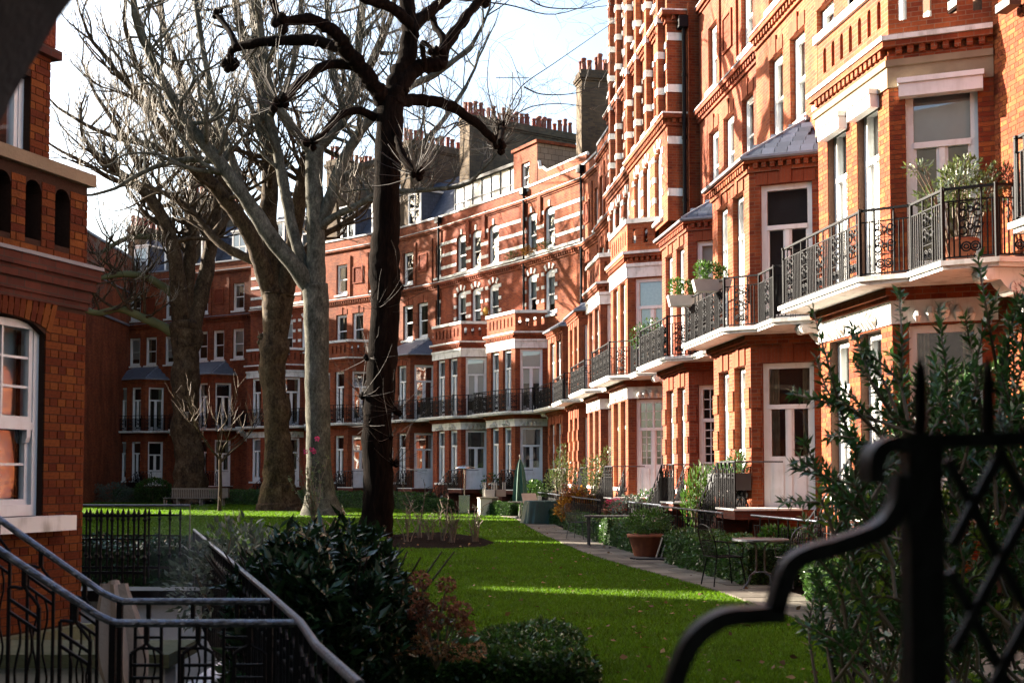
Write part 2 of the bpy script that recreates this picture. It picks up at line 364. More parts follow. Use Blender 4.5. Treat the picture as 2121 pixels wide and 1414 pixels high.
# ------------------------------------------------------------------ building kit
G0 = 1.05                                    # ground-floor level above the lawn
FW, BD, DU = 2.8, 1.3, 0.75                  # bay: front width, depth, run of the canted face
BAY = [(-FW,BD), (-FW,0.0), (0.0,0.0), (DU,BD)]
def v2(p): return Vector((p[0],p[1]))
def face_frame(p0, p1):
    d = v2(p1)-v2(p0); L = d.length; d = d/L; n = Vector((d.y,-d.x)); return d, n, L
def wall_panel(mb, p0, p1, z0, z1, holes=(), t=.22, arch=.0):
    """an upright sheet with real openings and reveals; holes (s0,s1,z0,z1[,rise])"""
    d, n, L = face_frame(p0, p1); p0 = v2(p0)
    def W(s, z, k=0.0):
        q = p0 + d*s - n*k; return (q.x,q.y,z)
    ss = sorted(set([0,L]+[h[0] for h in holes]+[h[1] for h in holes])); zs = sorted(set([z0,z1]+[h[2] for h in holes]+[h[3] for h in holes]))
    for i in range(len(ss)-1):
        sm = (ss[i]+ss[i+1])/2; run = None
        for j in range(len(zs)-1):
            zm = (zs[j]+zs[j+1])/2
            solid = not any(h[0] < sm < h[1] and h[2] < zm < h[3] for h in holes)
            if solid and run is None: run = zs[j]
            if run is not None and (not solid or j == len(zs)-2):
                top = zs[j+1] if solid else zs[j]
                if top > run: mb.face(W(ss[i],run), W(ss[i+1],run), W(ss[i+1],top), W(ss[i],top))
                run = None
    for h in holes:
        a,b,c,e = h[:4]
        mb.face(W(a,c),W(a,c,t),W(b,c,t),W(b,c)); 
        mb.face(W(a,c),W(a,e),W(a,e,t),W(a,c,t)); mb.face(W(b,c),W(b,c,t),W(b,e,t),W(b,e))
        rise = h[4] if len(h) > 4 else 0
        if rise:
            K = 8; arc = [(a+(b-a)*q/K, e-rise+rise*math.sqrt(max(0,1-(2*q/K-1)**2))) for q in range(K+1)]
            for q in range(K):
                (s0,y0),(s1,y1) = arc[q],arc[q+1]
                mb.face(W(s0,y0),W(s1,y1),W(s1,e),W(s0,e)); mb.face(W(s0,y0,t),W(s1,y1,t),W(s1,y1),W(s0,y0))
        else: mb.face(W(a,e),W(b,e),W(b,e,t),W(a,e,t))
def offset_line(pts, k):
    out = []; ns = [face_frame(pts[i],pts[i+1])[1] for i in range(len(pts)-1)]
    for i,p in enumerate(pts):
        if i == 0: q = v2(p)+ns[0]*k
        elif i == len(pts)-1: q = v2(p)+ns[-1]*k
        else:
            m = ns[i-1]+ns[i]; q = v2(p)+m*(k*2/max(m.length_squared,.2))
        out.append((q.x,q.y))
    return out
def band(mb, pts, z0, z1, out, inn=.03):
    a = offset_line(pts, out); b = offset_line(pts, -inn)
    for i in range(len(pts)-1): mb.prism([b[i+1],b[i],a[i],a[i+1]][::-1], z0, z1)
def dentils(mb, p0, p1, z0, z1, out, w=.09, pitch=.19, inn=0.0):
    d, n, L = face_frame(p0,p1); k = max(1,int(L/pitch)); o = (L-k*pitch)/2
    for i in range(k):
        s = o+pitch*(i+.5)-w/2; a = v2(p0)+d*s - n*inn; b = a+d*w
        mb.prism([tuple(a),tuple(b),tuple(b+n*(out+inn)),tuple(a+n*(out+inn))][::-1], z0, z1)

def win_parts(w, h, kind):
    """[(part, mesh, material)] in window coordinates: x along the wall, y inwards, z up"""
    F = MB(); panes = []
    def rect(x0,x1,z0,z1,y=.045):
        panes.append(MB().face((x0,y,z0),(x1,y,z0),(x1,y,z1),(x0,y,z1)))
    o = .11
    F.box(0,o,0,.12,0,h).box(w-o,w,0,.12,0,h).box(o,w-o,0,.12,h-o,h).box(o,w-o,0,.12,0,o)
    if kind in ('sash','arched','bars'):
        m = h*.5
        F.box(o,w-o,.01,.10,m-.03,m+.03)
        F.box(o,o+.05,.02,.09,o,h-o).box(w-o-.05,w-o,.02,.09,o,h-o)
        F.box(o+.05,w-o-.05,.02,.09,o,o+.09).box(o+.05,w-o-.05,.02,.085,h-o-.05,h-o)
        rect(o,w-o,m,h-o,.04); rect(o,w-o,o,m,.07)
        if kind == 'arched':
            K=10; poly=[(w/2-w/2*math.cos(math.pi*q/K), h-.01+.19*math.sin(math.pi*q/K)) for q in range(K+1)]
            F.slab([(x,0,z) for x,z in poly], (0,.12,0))
            F.slab([(w/2+(x-w/2)*.6,-.02,h+.02+(z-h)*.55) for x,z in poly], (0,.03,0))
        if kind == 'bars':
            F.box(w/2-.012,w/2+.012,.03,.07,o,h-o)
    else:
        tz = h*.70; pan = {'french':.16,'door':.95,'glazed':.9}[kind]
        F.box(o,w-o,-.02,.11,tz-.045,tz+.045)
        F.box(w/2-.045,w/2+.045,.0,.10,o,tz-.045)
        for a,b in ((o,w/2-.045),(w/2+.045,w-o)):
            F.box(a,a+.04,.02,.09,o,tz-.045).box(b-.04,b,.02,.09,o,tz-.045).box(a+.04,b-.04,.02,.09,o,o+pan)
            if pan > .5: F.box(a+.08,b-.08,.0,.03,o+.1,o+pan-.12)
            rect(a+.04,b-.04,o+pan,tz-.045,.055)
            if kind == 'glazed':
                zz = np.linspace(o+pan,tz-.045,6)
                for z in zz[1:-1]: F.box(a+.04,b-.04,.04,.07,z-.011,z+.011)
                F.box((a+b)/2-.011,(a+b)/2+.011,.04,.07,o+pan,tz-.045)
        if kind == 'glazed':
            F.box(w/2-.03,w/2+.03,.02,.09,tz,h-o)
            for z in (tz+(h-o-tz)*.36, tz+(h-o-tz)*.68): F.box(o,w-o,.04,.07,z-.011,z+.011)
            for q in (.27,.73): F.box(w*q-.011,w*q+.011,.04,.07,tz,h-o)
        rect(o,w-o,tz+.045,h-o,.05)
    return F.mesh('window'), [p.mesh('pane') for p in panes]
def window(parent, p0, p1, s0, s1, z0, z1, kind='sash', inside='interior_dark', extra=None, rec=.10, sill=None, name='window', mat='paint'):
    d, n, L = face_frame(p0,p1); w = round(s1-s0,3); h = round(z1-z0,3)
    hh = h-.2 if kind == 'arched' else h
    fm, panes = cached(('win',w,round(hh,3),kind), lambda: win_parts(w,hh,kind))
    q = v2(p0)+d*s0-n*rec
    o = obj(name, fm, mat, parent, (q.x,q.y,z0), math.atan2(d.y,d.x))
    for pm in panes: obj('pane', pm, 'glass', o)
    im = cached(('int',w,h,inside), lambda: MB().face((-.1,.32,-.02),(w+.1,.32,-.02),(w+.1,.32,h+.02),(-.1,.32,h+.02)).mesh('interior'))
    obj('interior', im, inside, o)
    if extra and extra[0] == 'blind':
        f = extra[1]; bm_ = cached(('bl',w,h,f,extra[2]), lambda: MB().box(.05,w-.05,.15,.17,h*(1-f),h-.04).mesh('blind'))
        obj('blind', bm_, extra[2], o)
    if extra and extra[0] == 'curtain':
        def cur():
            mb = MB()
            for a,b in ((.04,w*.27),(w*.73,w-.04)):
                k = 9
                for i in range(k):
                    x0=a+(b-a)*i/k; x1=a+(b-a)*(i+1)/k; y0=.17+(.05 if i%2 else 0); y1=.17+(0 if i%2 else .05)
                    mb.face((x0,y0,.03),(x1,y1,.03),(x1,y1,h-.04),(x0,y0,h-.04))
            return mb.mesh('curtain')
        obj('curtain', cached(('cu',w,h,extra[1]),cur), extra[1], o)
    if sill:
        sm = cached(('sill',w,sill), lambda: MB().box(-.1,w+.1,-rec-.09,-rec+.08,-.10,-.002).mesh('sill'))
        obj('sill', sm, sill, o)
    return o

# wavy goblet baluster used on every stair and landing rail
def goblet(mb, x, z0, z1, slope=0.0, k=1.0, r=.008, n=5, full=True):
    """a baluster in the x-z plane hung below z1, its top following slope"""
    w = .072*k; s = lambda dx: slope*dx
    zt = z1; sh = zt-.13*k; 
    mb.bar((x,0,zt),(x,0,zt-.075*k),r*2.6)
    for g in (-1,1):
        pts = smooth_path([(x,0,zt-.07*k),(x+g*.012*k,0,zt-.095*k+s(g*.01)),(x+g*w*.6,0,sh+.02*k+s(g*w*.6)),(x+g*w,0,sh+s(g*w))],3)
        mb.tube(pts, r, n); mb.bar((x+g*w,0,sh+s(g*w)),(x+g*w,0,z0+s(g*w)),r*1.8)
    for q in (.055,.115): mb.bar((x-w,0,sh-q*k+s(-w)),(x+w,0,sh-q*k+s(w)),r*1.7)
    zb = sh-.115*k
    for g in (-.38,.38):
        pts = [(x+g*w+.014*k*math.sin(i*1.1), 0, zb+(z0-zb)*i/12+s(g*w)) for i in range(13)]
        mb.tube(pts, r*.8, 4)

# balcony
BALC = [(-3.05,BD),(-3.05,-.62),(.22,-.62),(.72,-.08),(1.75,-.08),(2.2,.5),(2.2,BD)]
def scroll_panel_mesh(w=.27):
    mb = MB(); r = .0135
    def ring(cx,cz,rad,k=12,a0=0,a1=2*math.pi,r1=None):
        pts=[]
        for i in range(k+1):
            a=a0+(a1-a0)*i/k; q=rad+((r1-rad)*i/k if r1 is not None else 0)
            pts.append((cx+q*math.cos(a),0,cz+q*math.sin(a)))
        mb.tube(pts, r, 4, False)
    for cz in (.71,.47):
        ring(w/2,cz,.035,8)
        for a in range(8):
            c,s_=math.cos(a*math.pi/4),math.sin(a*math.pi/4); mb.bar((w/2+c*.03,0,cz+s_*.03),(w/2+c*.085,0,cz+s_*.085),.008)
        for g in (-1,1):
            ring(w/2+g*w*.36,cz+.04,.075,14,0,g*-3.6*math.pi/1.6,.012); ring(w/2+g*w*.36,cz-.05,.05,10)
    for i in range(2): ring(w*(.28+.44*i),.2,.062,12); ring(w*(.28+.44*i),.2,.03,8)
    mb.bar((0,0,.59),(w,0,.59),.01); mb.bar((0,0,.34),(w,0,.34),.012)
    for x in (.33,.5,.67): mb.bar((w*x,0,.02),(w*x,0,.1),.009); 
    return mb.mesh('scroll_panel')
def railing_mesh():
    mb = MB(); spots = []
    for i in range(len(BALC)-1):
        p0,p1 = BALC[i],BALC[i+1]; d,n,L = face_frame(p0,p1); o = -.05
        W = lambda s,z: (p0[0]+d.x*s+n.x*o, p0[1]+d.y*s+n.y*o, z)
        for z,t in ((1.02,.042),(.84,.022),(.06,.028)): mb.bar(W(0,z),W(L,z),t,t*.8)
        mb.bar(W(0,0),W(0,1.05),.042)
        if i == len(BALC)-2: mb.bar(W(L,0),W(L,1.05),.03)
        k = max(1,int(L/.56)); pitch = L/k
        for j in range(k):
            c = (j+.5)*pitch; s0 = c-.135; spots.append((W(s0,0), math.atan2(d.y,d.x)))
            for x in (c-.145,c+.145): mb.bar(W(x,.06),W(x,1.02),.022)
            x = c+.145+.075
            while x < (j+1)*pitch+pitch/2-.16 and x < L-.02:
                if x > .02: mb.bar(W(x,.06),W(x,.84),.018)
                x += .066
            if j == 0:
                x = c-.145-.075
                while x > .02: mb.bar(W(x,.06),W(x,.84),.018); x -= .066
    return mb.mesh('railing'), spots
def console_mesh():
    prof = [(0,0),(-.95,0),(-1.0,-.06),(-.97,-.13),(-.86,-.17),(-.72,-.16),(-.66,-.24),(-.55,-.33),(-.42,-.36),(-.33,-.45),(-.24,-.58),(-.12,-.66),(0,-.7)]
    mb = MB(); mb.slab([(-.14,y,z) for y,z in prof],(.28,0,0))
    for y,z,r in ((-.88,-.10,.085),(-.5,-.27,.09),(-.16,-.56,.10)):
        mb.tube([(-.17,y,z),(.17,y,z)], r, 12)
    return mb.mesh('console')

def house(root, typ, uL, uR, tall=False, inset=0.0, shut=False, rnd=None, top='mansard', chim=False, slates='stuff', hood=False, bricks=False, gfk='door', stair=True, light=.3, glaz=False, pal='brick'):
    """one terrace house; local x runs right along the facade seen from the garden, y into the building"""
    rnd = rnd or random.Random(1); Z = lambda h: G0+h
    stone = typ == 'P'; par = typ in ('P','Q')
    ins = lambda: rnd.choice(['interior_dark','interior_dark','interior_warm'])
    def ext():
        q = rnd.random()
        if q < light: return ('blind', rnd.choice([.55,.75,.94]), rnd.choice(['blind','blind','net']))
        if q < light+.22: return ('curtain', rnd.choice(['curtain','blind','net']))
        return None
    # ---- bay
    cl = face_frame(BAY[2],BAY[3])[2]
    fh = []; chs = []
    gz0, gz1 = Z(.30), Z(2.92); bz0, bz1 = Z(3.64), Z(6.55)
    for c in (.80,2.02): fh += [(c-.40,c+.40,gz0,gz1),(c-.40,c+.40,bz0,bz1),(c-.33,c+.33,.12,.82,.2)]
    chs = [(cl/2-.52,cl/2+.52,Z(-.02),gz1),(cl/2-.52,cl/2+.52,bz0,bz1)]
    eave = Z(7.05) if not par else Z(8.22)
    if not bricks:
        key = ('bay',typ,par,pal)
        def mk():
            mb = MB()
            wall_panel(mb,BAY[0],BAY[1],-.2,eave); wall_panel(mb,BAY[1],BAY[2],-.2,eave if not par else Z(7.36),fh); wall_panel(mb,BAY[2],BAY[3],-.2,eave if not par else Z(7.36),chs)
            return mb.mesh('bay_wall')
        bay = obj('bay_wall', cached(key,mk), pal, root)
    else:
        mb = MB()
        wall_panel(mb,BAY[0],BAY[1],-.2,eave); wall_panel(mb,BAY[1],BAY[2],-.2,Z(7.36),fh); wall_panel(mb,BAY[2],BAY[3],-.2,Z(7.36),chs)
        bay = obj('bay_wall', mb, 'mortar', root)
        bricks_on(bay, [(BAY[1],BAY[2],.3,Z(7.3),fh),(BAY[2],BAY[3],.3,Z(7.3),chs)], 300, own=lambda k,s,z: k==1 and z > Z(3.6))
    for j,c in enumerate((.80,2.02)):
        window(root,BAY[1],BAY[2],c-.40,c+.40,gz0,gz1,'french',ins(),ext(),.14,'stone')
        window(root,BAY[1],BAY[2],c-.40,c+.40,bz0,bz1,'french',ins(),ext(),.12)
        window(root,BAY[1],BAY[2],c-.33,c+.33,.12,.70,'bars',"interior_dark",None,.16,name='basement_window')
    window(root,BAY[2],BAY[3],cl/2-.52,cl/2+.52,Z(-.02),gz1,'glazed' if glaz else gfk,ins(),rnd.choice([('curtain','curtain'),None,('curtain','blind')]),.12,name='garden_door')
    window(root,BAY[2],BAY[3],cl/2-.52,cl/2+.52,bz0,bz1,'french','interior_ochre' if hood else ('shutter_dark' if shut else ins()),('blind',.28,'blind') if hood else (None if shut else ext()),.10)
    if hood:
        for a,b,cs_,hw in ((BAY[1],BAY[2],(.80,2.02),.44),(BAY[2],BAY[3],(cl/2,),.60)):
            d,n,L=face_frame(a,b)
            for c in cs_:
                q=v2(a)+d*(c-hw); hm=cached(('pelmet',hw),lambda: MB().box(0,2*hw,-.16,-.004,0,.2).box(-.02,2*hw+.02,-.19,-.004,.202,.28).mesh('pelmet')); obj('pelmet',hm,'paint',root,(q.x,q.y,bz1-.16),math.atan2(d.y,d.x))
    def trims():
        mb = MB(); L3 = BAY
        if stone: band(mb,L3,Z(2.95),Z(3.30),.035)
        return mb
    if stone:
        key='fascia'
        def mk():
            mb=MB(); band(mb,BAY,Z(2.95),Z(3.30),.035)
            for a,b,cs in ((BAY[1],BAY[2],(.80,2.02)),(BAY[2],BAY[3],(cl/2,))):
                d,n,L=face_frame(a,b)
                for c in cs:
                    ww=.30 if len(cs)==2 else .46
                    for q in range(-2,3):
                        p=v2(a)+d*(c+q*ww*.42)+n*.03; r_=.085-.012*abs(q)
                        pts=[(p.x,p.y,Z(2.97)),(p.x+n.x*.05,p.y+n.y*.05,Z(3.05+.03*(2-abs(q)))),(p.x+n.x*.012,p.y+n.y*.012,Z(3.13+.045*(2-abs(q))))]
                        mb.tube(pts,[r_*.5,r_,r_*.55],7)
                    p=v2(a)+d*c+n*.05
                    for g in (-1,1):
                        q=p+d*(g*.075); mb.tube([(q.x+d.x*.05*math.cos(t)*(1-t/9),q.y+d.y*.05*math.cos(t)*(1-t/9),Z(3.2)+.05*math.sin(t)*(1-t/9)) for t in np.linspace(0,6,9)],.014,5)
            return mb.mesh('stone_fascia')
        obj('stone_fascia', cached(key,mk), 'stone', root)
        def mk():
            mb=MB(); band(mb,BAY,Z(6.58),Z(6.98),.04); band(mb,BAY,Z(6.90),Z(7.0),.075); return mb.mesh('stone_band')
        obj('stone_band', cached(('fband',hood),mk), 'stone' if not hood else 'stone_weathered', root)
    else:
        # flat gauged arches with tall keys over both storeys, rusticated piers between the ground-floor windows
        def block(a,b,s0,s1,o,z0,z1,name,mat):
            d,n,L=face_frame(a,b); w=round(s1-s0,3); h=round(z1-z0,3)
            bm_=cached(('blk',name,w,h,o,mat),lambda: MB().box(0,w,-o,.02,0,h).mesh(name)); q=v2(a)+d*s0
            obj(name,bm_,mat,root,(q.x,q.y,z0),math.atan2(d.y,d.x))
        for a,b,cs,hw in ((BAY[1],BAY[2],(.80,2.02),.36),(BAY[2],BAY[3],(cl/2,),.52)):
            for c in cs:
                for zb,k in ((gz1,.34),(bz1,.24)):
                    for i in range(5):
                        s0=c-hw-.08+(2*hw+.16)*i/5; block(a,b,s0+.003,s0+(2*hw+.16)/5-.003,.028 if i!=2 else .055,zb+.004,zb+k+(.04 if i==2 else 0),'voussoir','gauged')
        for a,b,segs in ((BAY[1],BAY[2],((.03,.38),(1.22,1.60),(2.44,2.77))),(BAY[2],BAY[3],((.03,.20),(1.30,1.47)))):
            for s0,s1 in segs:
                for zz in (.42,1.22,2.02): block(a,b,s0,s1,.035,Z(zz),Z(zz+.42),'pier_block',pal)
        if par:
            def mk():
                mb=MB(); band(mb,BAY,Z(6.93),Z(7.02),.03); band(mb,BAY,Z(7.02),Z(7.1),.07); return mb.mesh('brick_band')
            obj('brick_band', cached(('bband',pal),mk), pal, root)
    # eave or parapet of the bay
    def mk():
        mb=MB(); z=Z(7.0) if par else Z(6.82)
        band(mb,BAY,z,z+.075,.05)
        for i in range(3): dentils(mb,BAY[i],BAY[i+1],z+.078,z+.19,.10,.09,.17)
        band(mb,BAY,z+.19,z+.28,.13)
        return mb.mesh('dentil_cornice')
    obj('dentil_cornice', cached(('bcor',par,pal),mk), pal, root)
    if par:
        def mk():
            mb=MB()
            for i in (1,2):
                d,n,L=face_frame(BAY[i],BAY[i+1]); k=int(L/.36); o=(L-k*.36)/2
                hs=[(o+.36*(j+.5)-.065,o+.36*(j+.5)+.065,Z(7.62),Z(8.06),.07) for j in range(k)]
                wall_panel(mb,BAY[i],BAY[i+1],Z(7.36),Z(8.22),hs,.2)
                ql=offset_line(BAY[1:4],-.2); wall_panel(mb,ql[i],ql[i-1],Z(7.36),Z(8.22),[(L-h[1],L-h[0],h[2],h[3]) for h in hs] if i==2 else [(L-.1-h[1] if False else max(.05,L-.12-h[1]),max(.2,L-.12-h[0]),h[2],h[3]) for h in hs],.01)
            return mb.mesh('parapet')
        p = obj('parapet', cached(('parap',pal),mk), pal, root)
        def mk():
            mb=MB(); band(mb,BAY,Z(8.222),Z(8.36),.06,.26); band(mb,BAY,Z(7.285),Z(7.36),.16); return mb.mesh('coping')
        obj('coping', cached('coping',mk), 'stone', root)
        obj('flat_roof', cached('froof',lambda: MB().face((-FW,0,Z(7.4)),(0,0,Z(7.4)),(DU,BD,Z(7.4)),(-FW,BD,Z(7.4))).mesh('flat_roof')), 'lead', root)
    else:
        e=offset_line(BAY,.17); ez=Z(7.10); rz_=Z(7.98); RL=(-FW+.75,BD,rz_); RR=(-.10,BD,rz_)
        P0=(e[0][0],BD,ez); P1=(e[1][0],e[1][1],ez); P2=(e[2][0],e[2][1],ez); P3=(e[3][0],BD,ez)
        def mk():
            mb=MB(); mb.face(P0,P1,RL); mb.face(P1,P2,RR,RL); mb.face(P2,P3,RR)
            mb.face(P3,P2,P1,P0)
            return mb.mesh('bay_roof')
        rf=obj('bay_roof', cached('broof',mk), 'slate_sheet', root)
        def mk():
            mb=MB()
            for a,b in ((P1,RL),(P2,RR)): mb.tube([Vector(a)+Vector((0,0,.02)),Vector(b)+Vector((0,0,.03))],.05,6)
            mb.bar((RL[0]-.1,BD-.03,rz_+.02),(RR[0]+.1,BD-.03,rz_+.02),.1,.06)
            mb.tube([P0,P1],.05,6); mb.tube([P1,P2],.05,6); mb.tube([P2,P3],.05,6)
            return mb.mesh('roof_flashing')
        obj('roof_flashing', cached('bflash',mk), 'lead', rf)
        slate_tiles(rf, [(P1,P2,RR,RL),(P2,P3,RR,RR)], slates)
    # ---- balcony
    def mk():
        mb=MB(); mb.prism(list(BALC), Z(3.49), Z(3.60))
        band(mb, BALC, Z(3.545), Z(3.615), .045, .05)
        return mb.mesh('balcony')
    bl=obj('balcony', cached('balc',mk), 'stone', root)
    rm,spots=cached('rail',railing_mesh)
    rl=obj('railing', rm, 'iron', bl, (0,0,Z(3.60)))
    sp=cached('scroll',scroll_panel_mesh)
    for (x,y,z),a in spots: obj('scroll_panel', sp, 'iron', bl, (x,y,Z(3.60)), a)
    def mk():
        mb=MB(); band(mb,BAY,Z(3.30),Z(3.37),.07); band(mb,BAY,Z(3.37),Z(3.488),.14); return mb.mesh('corbel')
    obj('corbel', cached(('corb',pal),mk), pal, root)
    obj('console', cached('cons',console_mesh), 'stone', root, (1.95,BD+.002,Z(3.488)))
    # ---- main wall
    wy = BD; off = .55 if tall else 0.0
    WL,WR=(uL,wy),(uR,wy)
    top_h = 14.45 if not tall else 20.5
    hs2=[]; hs3=[]; hs4=[]
    cs=(-2.15,-.72,.95) if inset<.5 else (-1.75,-.5,.95)
    uw=uL+inset
    for c in cs: hs2.append((c-uw-.48,c-uw+.48,Z(8.12),Z(10.05)+(.2 if stone else 0)) + ((.19,) if stone else ()))
    c3 = cs if stone else (cs[0],cs[2])
    for c in c3: hs3.append((c-uw-.48,c-uw+.48,Z(11.22),Z(13.0)+(.2 if stone else 0)) + ((.19,) if stone else ()))
    if tall:
        for c in cs: hs4.append((c-uw-.48,c-uw+.48,Z(14.6),Z(16.6)+.2,.19)); hs4.append((c-uw-.38,c-uw+.38,Z(17.9),Z(19.4)+.2,.19))
    if not tall:
        mb=MB(); wall_panel(mb,WL,WR,-.2,Z(top_h),hs2+hs3)
        if bricks:
            wl=obj('wall',mb,'mortar',root); bricks_on(wl,[(WL,WR,.3,Z(9.5),hs2)],0,smin=.7-uL)
        else: wl=obj('wall',mb,pal,root)
        UL,UR=WL,WR
    else:
        mb=MB(); wall_panel(mb,WL,WR,-.2,Z(7.9))
        UL,UR=(uL+inset,wy-off),(uR-.35,wy-off)
        wall_panel(mb,UL,UR,Z(7.9),Z(top_h),hs2+hs3+hs4); wall_panel(mb,UR,(UR[0],wy+.5),Z(7.9),Z(top_h)); wall_panel(mb,(uL+inset,wy+6),UL,Z(7.9),Z(top_h))
        wall_panel(mb,(uR-.4,wy),WR,Z(7.9),Z(14.1))
        wl=obj('wall',mb,pal,root)
    body=MB(); body.box(uL+.02+inset,uR-.02,wy+.4,wy+9,-.2,Z(13.9) if not tall else Z(19.5))
    obj('party_wall', body, 'brick_stock', root)
    k2='arched' if stone else 'sash'
    for hh,inn in ((hs2,2),(hs3,3),(hs4,4)):
        for h in hh:
            window(root,UL,UR,h[0],h[1],h[2],h[3],k2,ins(),ext(),.12,'stone')
    # string courses
    pts=[UL,UR] if not tall else [(uL+inset,wy+2.0),UL,UR,(UR[0],wy)]
    for z in ((Z(10.62),) if not tall else (Z(10.62),Z(13.6))):
        mb=MB(); band(mb,pts,z,z+.08,.06)
        for i in range(len(pts)-1): dentils(mb,pts[i],pts[i+1],z+.083,z+.21,.12,.09,.2)
        band(mb,pts,z+.21,z+.32,.17); obj('dentil_cornice',mb,pal,root)
    zt=Z(13.72)
    if not tall: mb=MB(); band(mb,pts,zt,zt+.08,.05); band(mb,pts,zt+.08,zt+.18,.12); obj('string_course',mb,pal,root)
    cm='stone' if stone else 'lead'; caps=[(z+.002,z+.045,.19,.03) for z in ((Z(10.94),) if not tall else (Z(10.94),Z(13.92)))]
    caps+=[(zt+.182,zt+.22,.14,.03),(Z(top_h)+.002,Z(top_h)+.10,.05,.25)] if not tall else [(Z(top_h)+.002,Z(top_h)+.14,.06,.3)]
    for a,b,o_,i_ in caps: mb=MB(); band(mb,pts,a,b,o_,i_); obj('capping',mb,cm,root)
    dU,nU,LU=face_frame(UL,UR)
    def on(s,z,o=0): q=v2(UL)+dU*s+nU*o; return (q.x,q.y,z)
    if stone:
        qm=cached('quoin',lambda: MB().box(0,.24,-.03,.05,0,.17).mesh('quoin_block')); qs=cached('quoin2',lambda: MB().box(0,.15,-.03,.05,0,.17).mesh('quoin_block'))
        vm=cached('vous',lambda: MB().slab([(-.055,-.035,0),(.055,-.035,0),(.075,-.035,.27),(-.075,-.035,.27)],(0,.08,0)).mesh('voussoir'))
        for h in hs2+(hs4 if tall else []):
            n=4
            for i in range(n):
                z=h[2]+.02+(h[3]-.28-h[2])*i/(n-1)
                for g in (0,1):
                    obj('quoin_block',qm if i%2==0 or True else qs,'stone',root,on(h[0]-.24 if g==0 else h[1],z))
            c=(h[0]+h[1])/2
            for a in (-.62,0,.62):
                rad=.44
                o=obj('voussoir',vm,'stone',root,on(c+math.sin(a)*rad,h[3]-.22+math.cos(a)*.24)); o.rotation_euler=(0,a,0)
        mb=MB()
        for (z,k) in ((11.62,.16),(12.28,.16),(12.9,.16)):
            s=0.02
            for h in hs3+[(LU-.02,LU,0,0)]:
                if h[0]-s>.06:
                    a=on(s,Z(z),-.02); b=on(h[0]-.002,Z(z),.028); 
                    mb.prism([on(s,0,-.02)[:2],on(h[0]-.002,0,-.02)[:2],on(h[0]-.002,0,.028)[:2],on(s,0,.028)[:2]][::-1],Z(z),Z(z+k))
                s=h[1]+.002
        if not tall: mb.prism([on(.02,0,-.02)[:2],on(LU-.02,0,-.02)[:2],on(LU-.02,0,.10)[:2],on(.02,0,.10)[:2]][::-1],Z(11.08),Z(11.2))
        obj('stone_stripe',mb,'stone',root)
        for h in hs3:
            c=(h[0]+h[1])/2; o=obj('voussoir',vm,'stone',root,on(c,h[3]+.0))
    else:
        for h in hs2:
            c=(h[0]+h[1])/2; w=.5
            for i in range(5): block(UL,UR,c-w+2*w*i/5+.003,c-w+2*w*(i+1)/5-.003,.02 if i!=2 else .045,h[3]+.004,h[3]+(.30 if i!=2 else .42),'voussoir','gauged')
        # carved panel between the top windows
        c=-.72-uL
        fr_=MB()
        for a,b,c0,c1 in ((-.42,.42,11.75,11.83),(-.42,.42,12.67,12.75),(-.42,-.34,11.83,12.67),(.34,.42,11.83,12.67)):
            fr_.prism([on(c+a,0,-.02)[:2],on(c+b,0,-.02)[:2],on(c+b,0,.05)[:2],on(c+a,0,.05)[:2]][::-1],Z(c0),Z(c1))
        pn=obj('carved_panel',fr_,'gauged',root)
        fm=MB().slab([on(c-.34,Z(11.83),.012),on(c+.34,Z(11.83),.012),on(c+.34,Z(12.67),.012),on(c-.34,Z(12.67),.012)],(-nU.x*.03,-nU.y*.03,0))
        obj('panel_field',fm,'carved_brick',pn)
        for q in (-1.45,.1,2.0): 
            if uL+.2<q<uR-.2:
                mb=MB().prism([on(q-uL-.1,0,-.02)[:2],on(q-uL+.1,0,-.02)[:2],on(q-uL+.1,0,.06)[:2],on(q-uL-.1,0,.06)[:2]][::-1],Z(10.98),Z(13.44)); obj('pilaster',mb,pal,root)
    if tall or stone:
        for q in (((-2.88,-1.43,.12,1.75) if inset<.5 else (-2.35,-1.12,.2,1.75)) if tall else (-1.43,.12)):
            if not (uw+.15<q<uR-.5): continue
            s=q-uw; mb=MB(); z0,z1=(Z(11.0),Z(20.3)) if tall else (Z(12.6),Z(14.05)); o=.20 if tall else .1
            mb.prism([on(s-.14,0,-.02)[:2],on(s+.14,0,-.02)[:2],on(s+.14,0,o)[:2],on(s-.14,0,o)[:2]][::-1],z0,z1)
            pl=obj('pilaster',mb,pal,root)
            if tall:
                bm_=MB()
                for zz in np.arange(11.6,20,1.05): bm_.prism([on(s-.155,0,-.02)[:2],on(s+.155,0,-.02)[:2],on(s+.155,0,o+.025)[:2],on(s-.155,0,o+.025)[:2]][::-1],Z(zz),Z(zz+.2))
                obj('stone_stripe',bm_,'stone',pl)
    if tall:   # striped flank of the projecting upper storeys
        mb=MB()
        for zz in np.arange(8.6,20,1.5): mb.box(UR[0]-.02,UR[0]+.03,UR[1]+.005,wy-.01,Z(zz),Z(zz+.22))
        obj('flank_stripe',mb,'stone',root)
    # rainwater pipe at the party line
    mb=MB(); pz=top_h-.3 if not tall else 13.4; px_=uR-.16
    mb.tube([(px_,wy-.1-(off if tall and False else 0),.0),(px_,wy-.1,Z(pz))],.058,8)
    for z in np.arange(1.2,pz,1.8): mb.tube([(px_,wy-.1,Z(z)),(px_,wy-.1,Z(z)+.09)],.078,8)
    mb.box(px_-.16,px_+.16,wy-.27,wy-.01,Z(pz),Z(pz+.32))
    obj('drainpipe',mb,'iron',root)
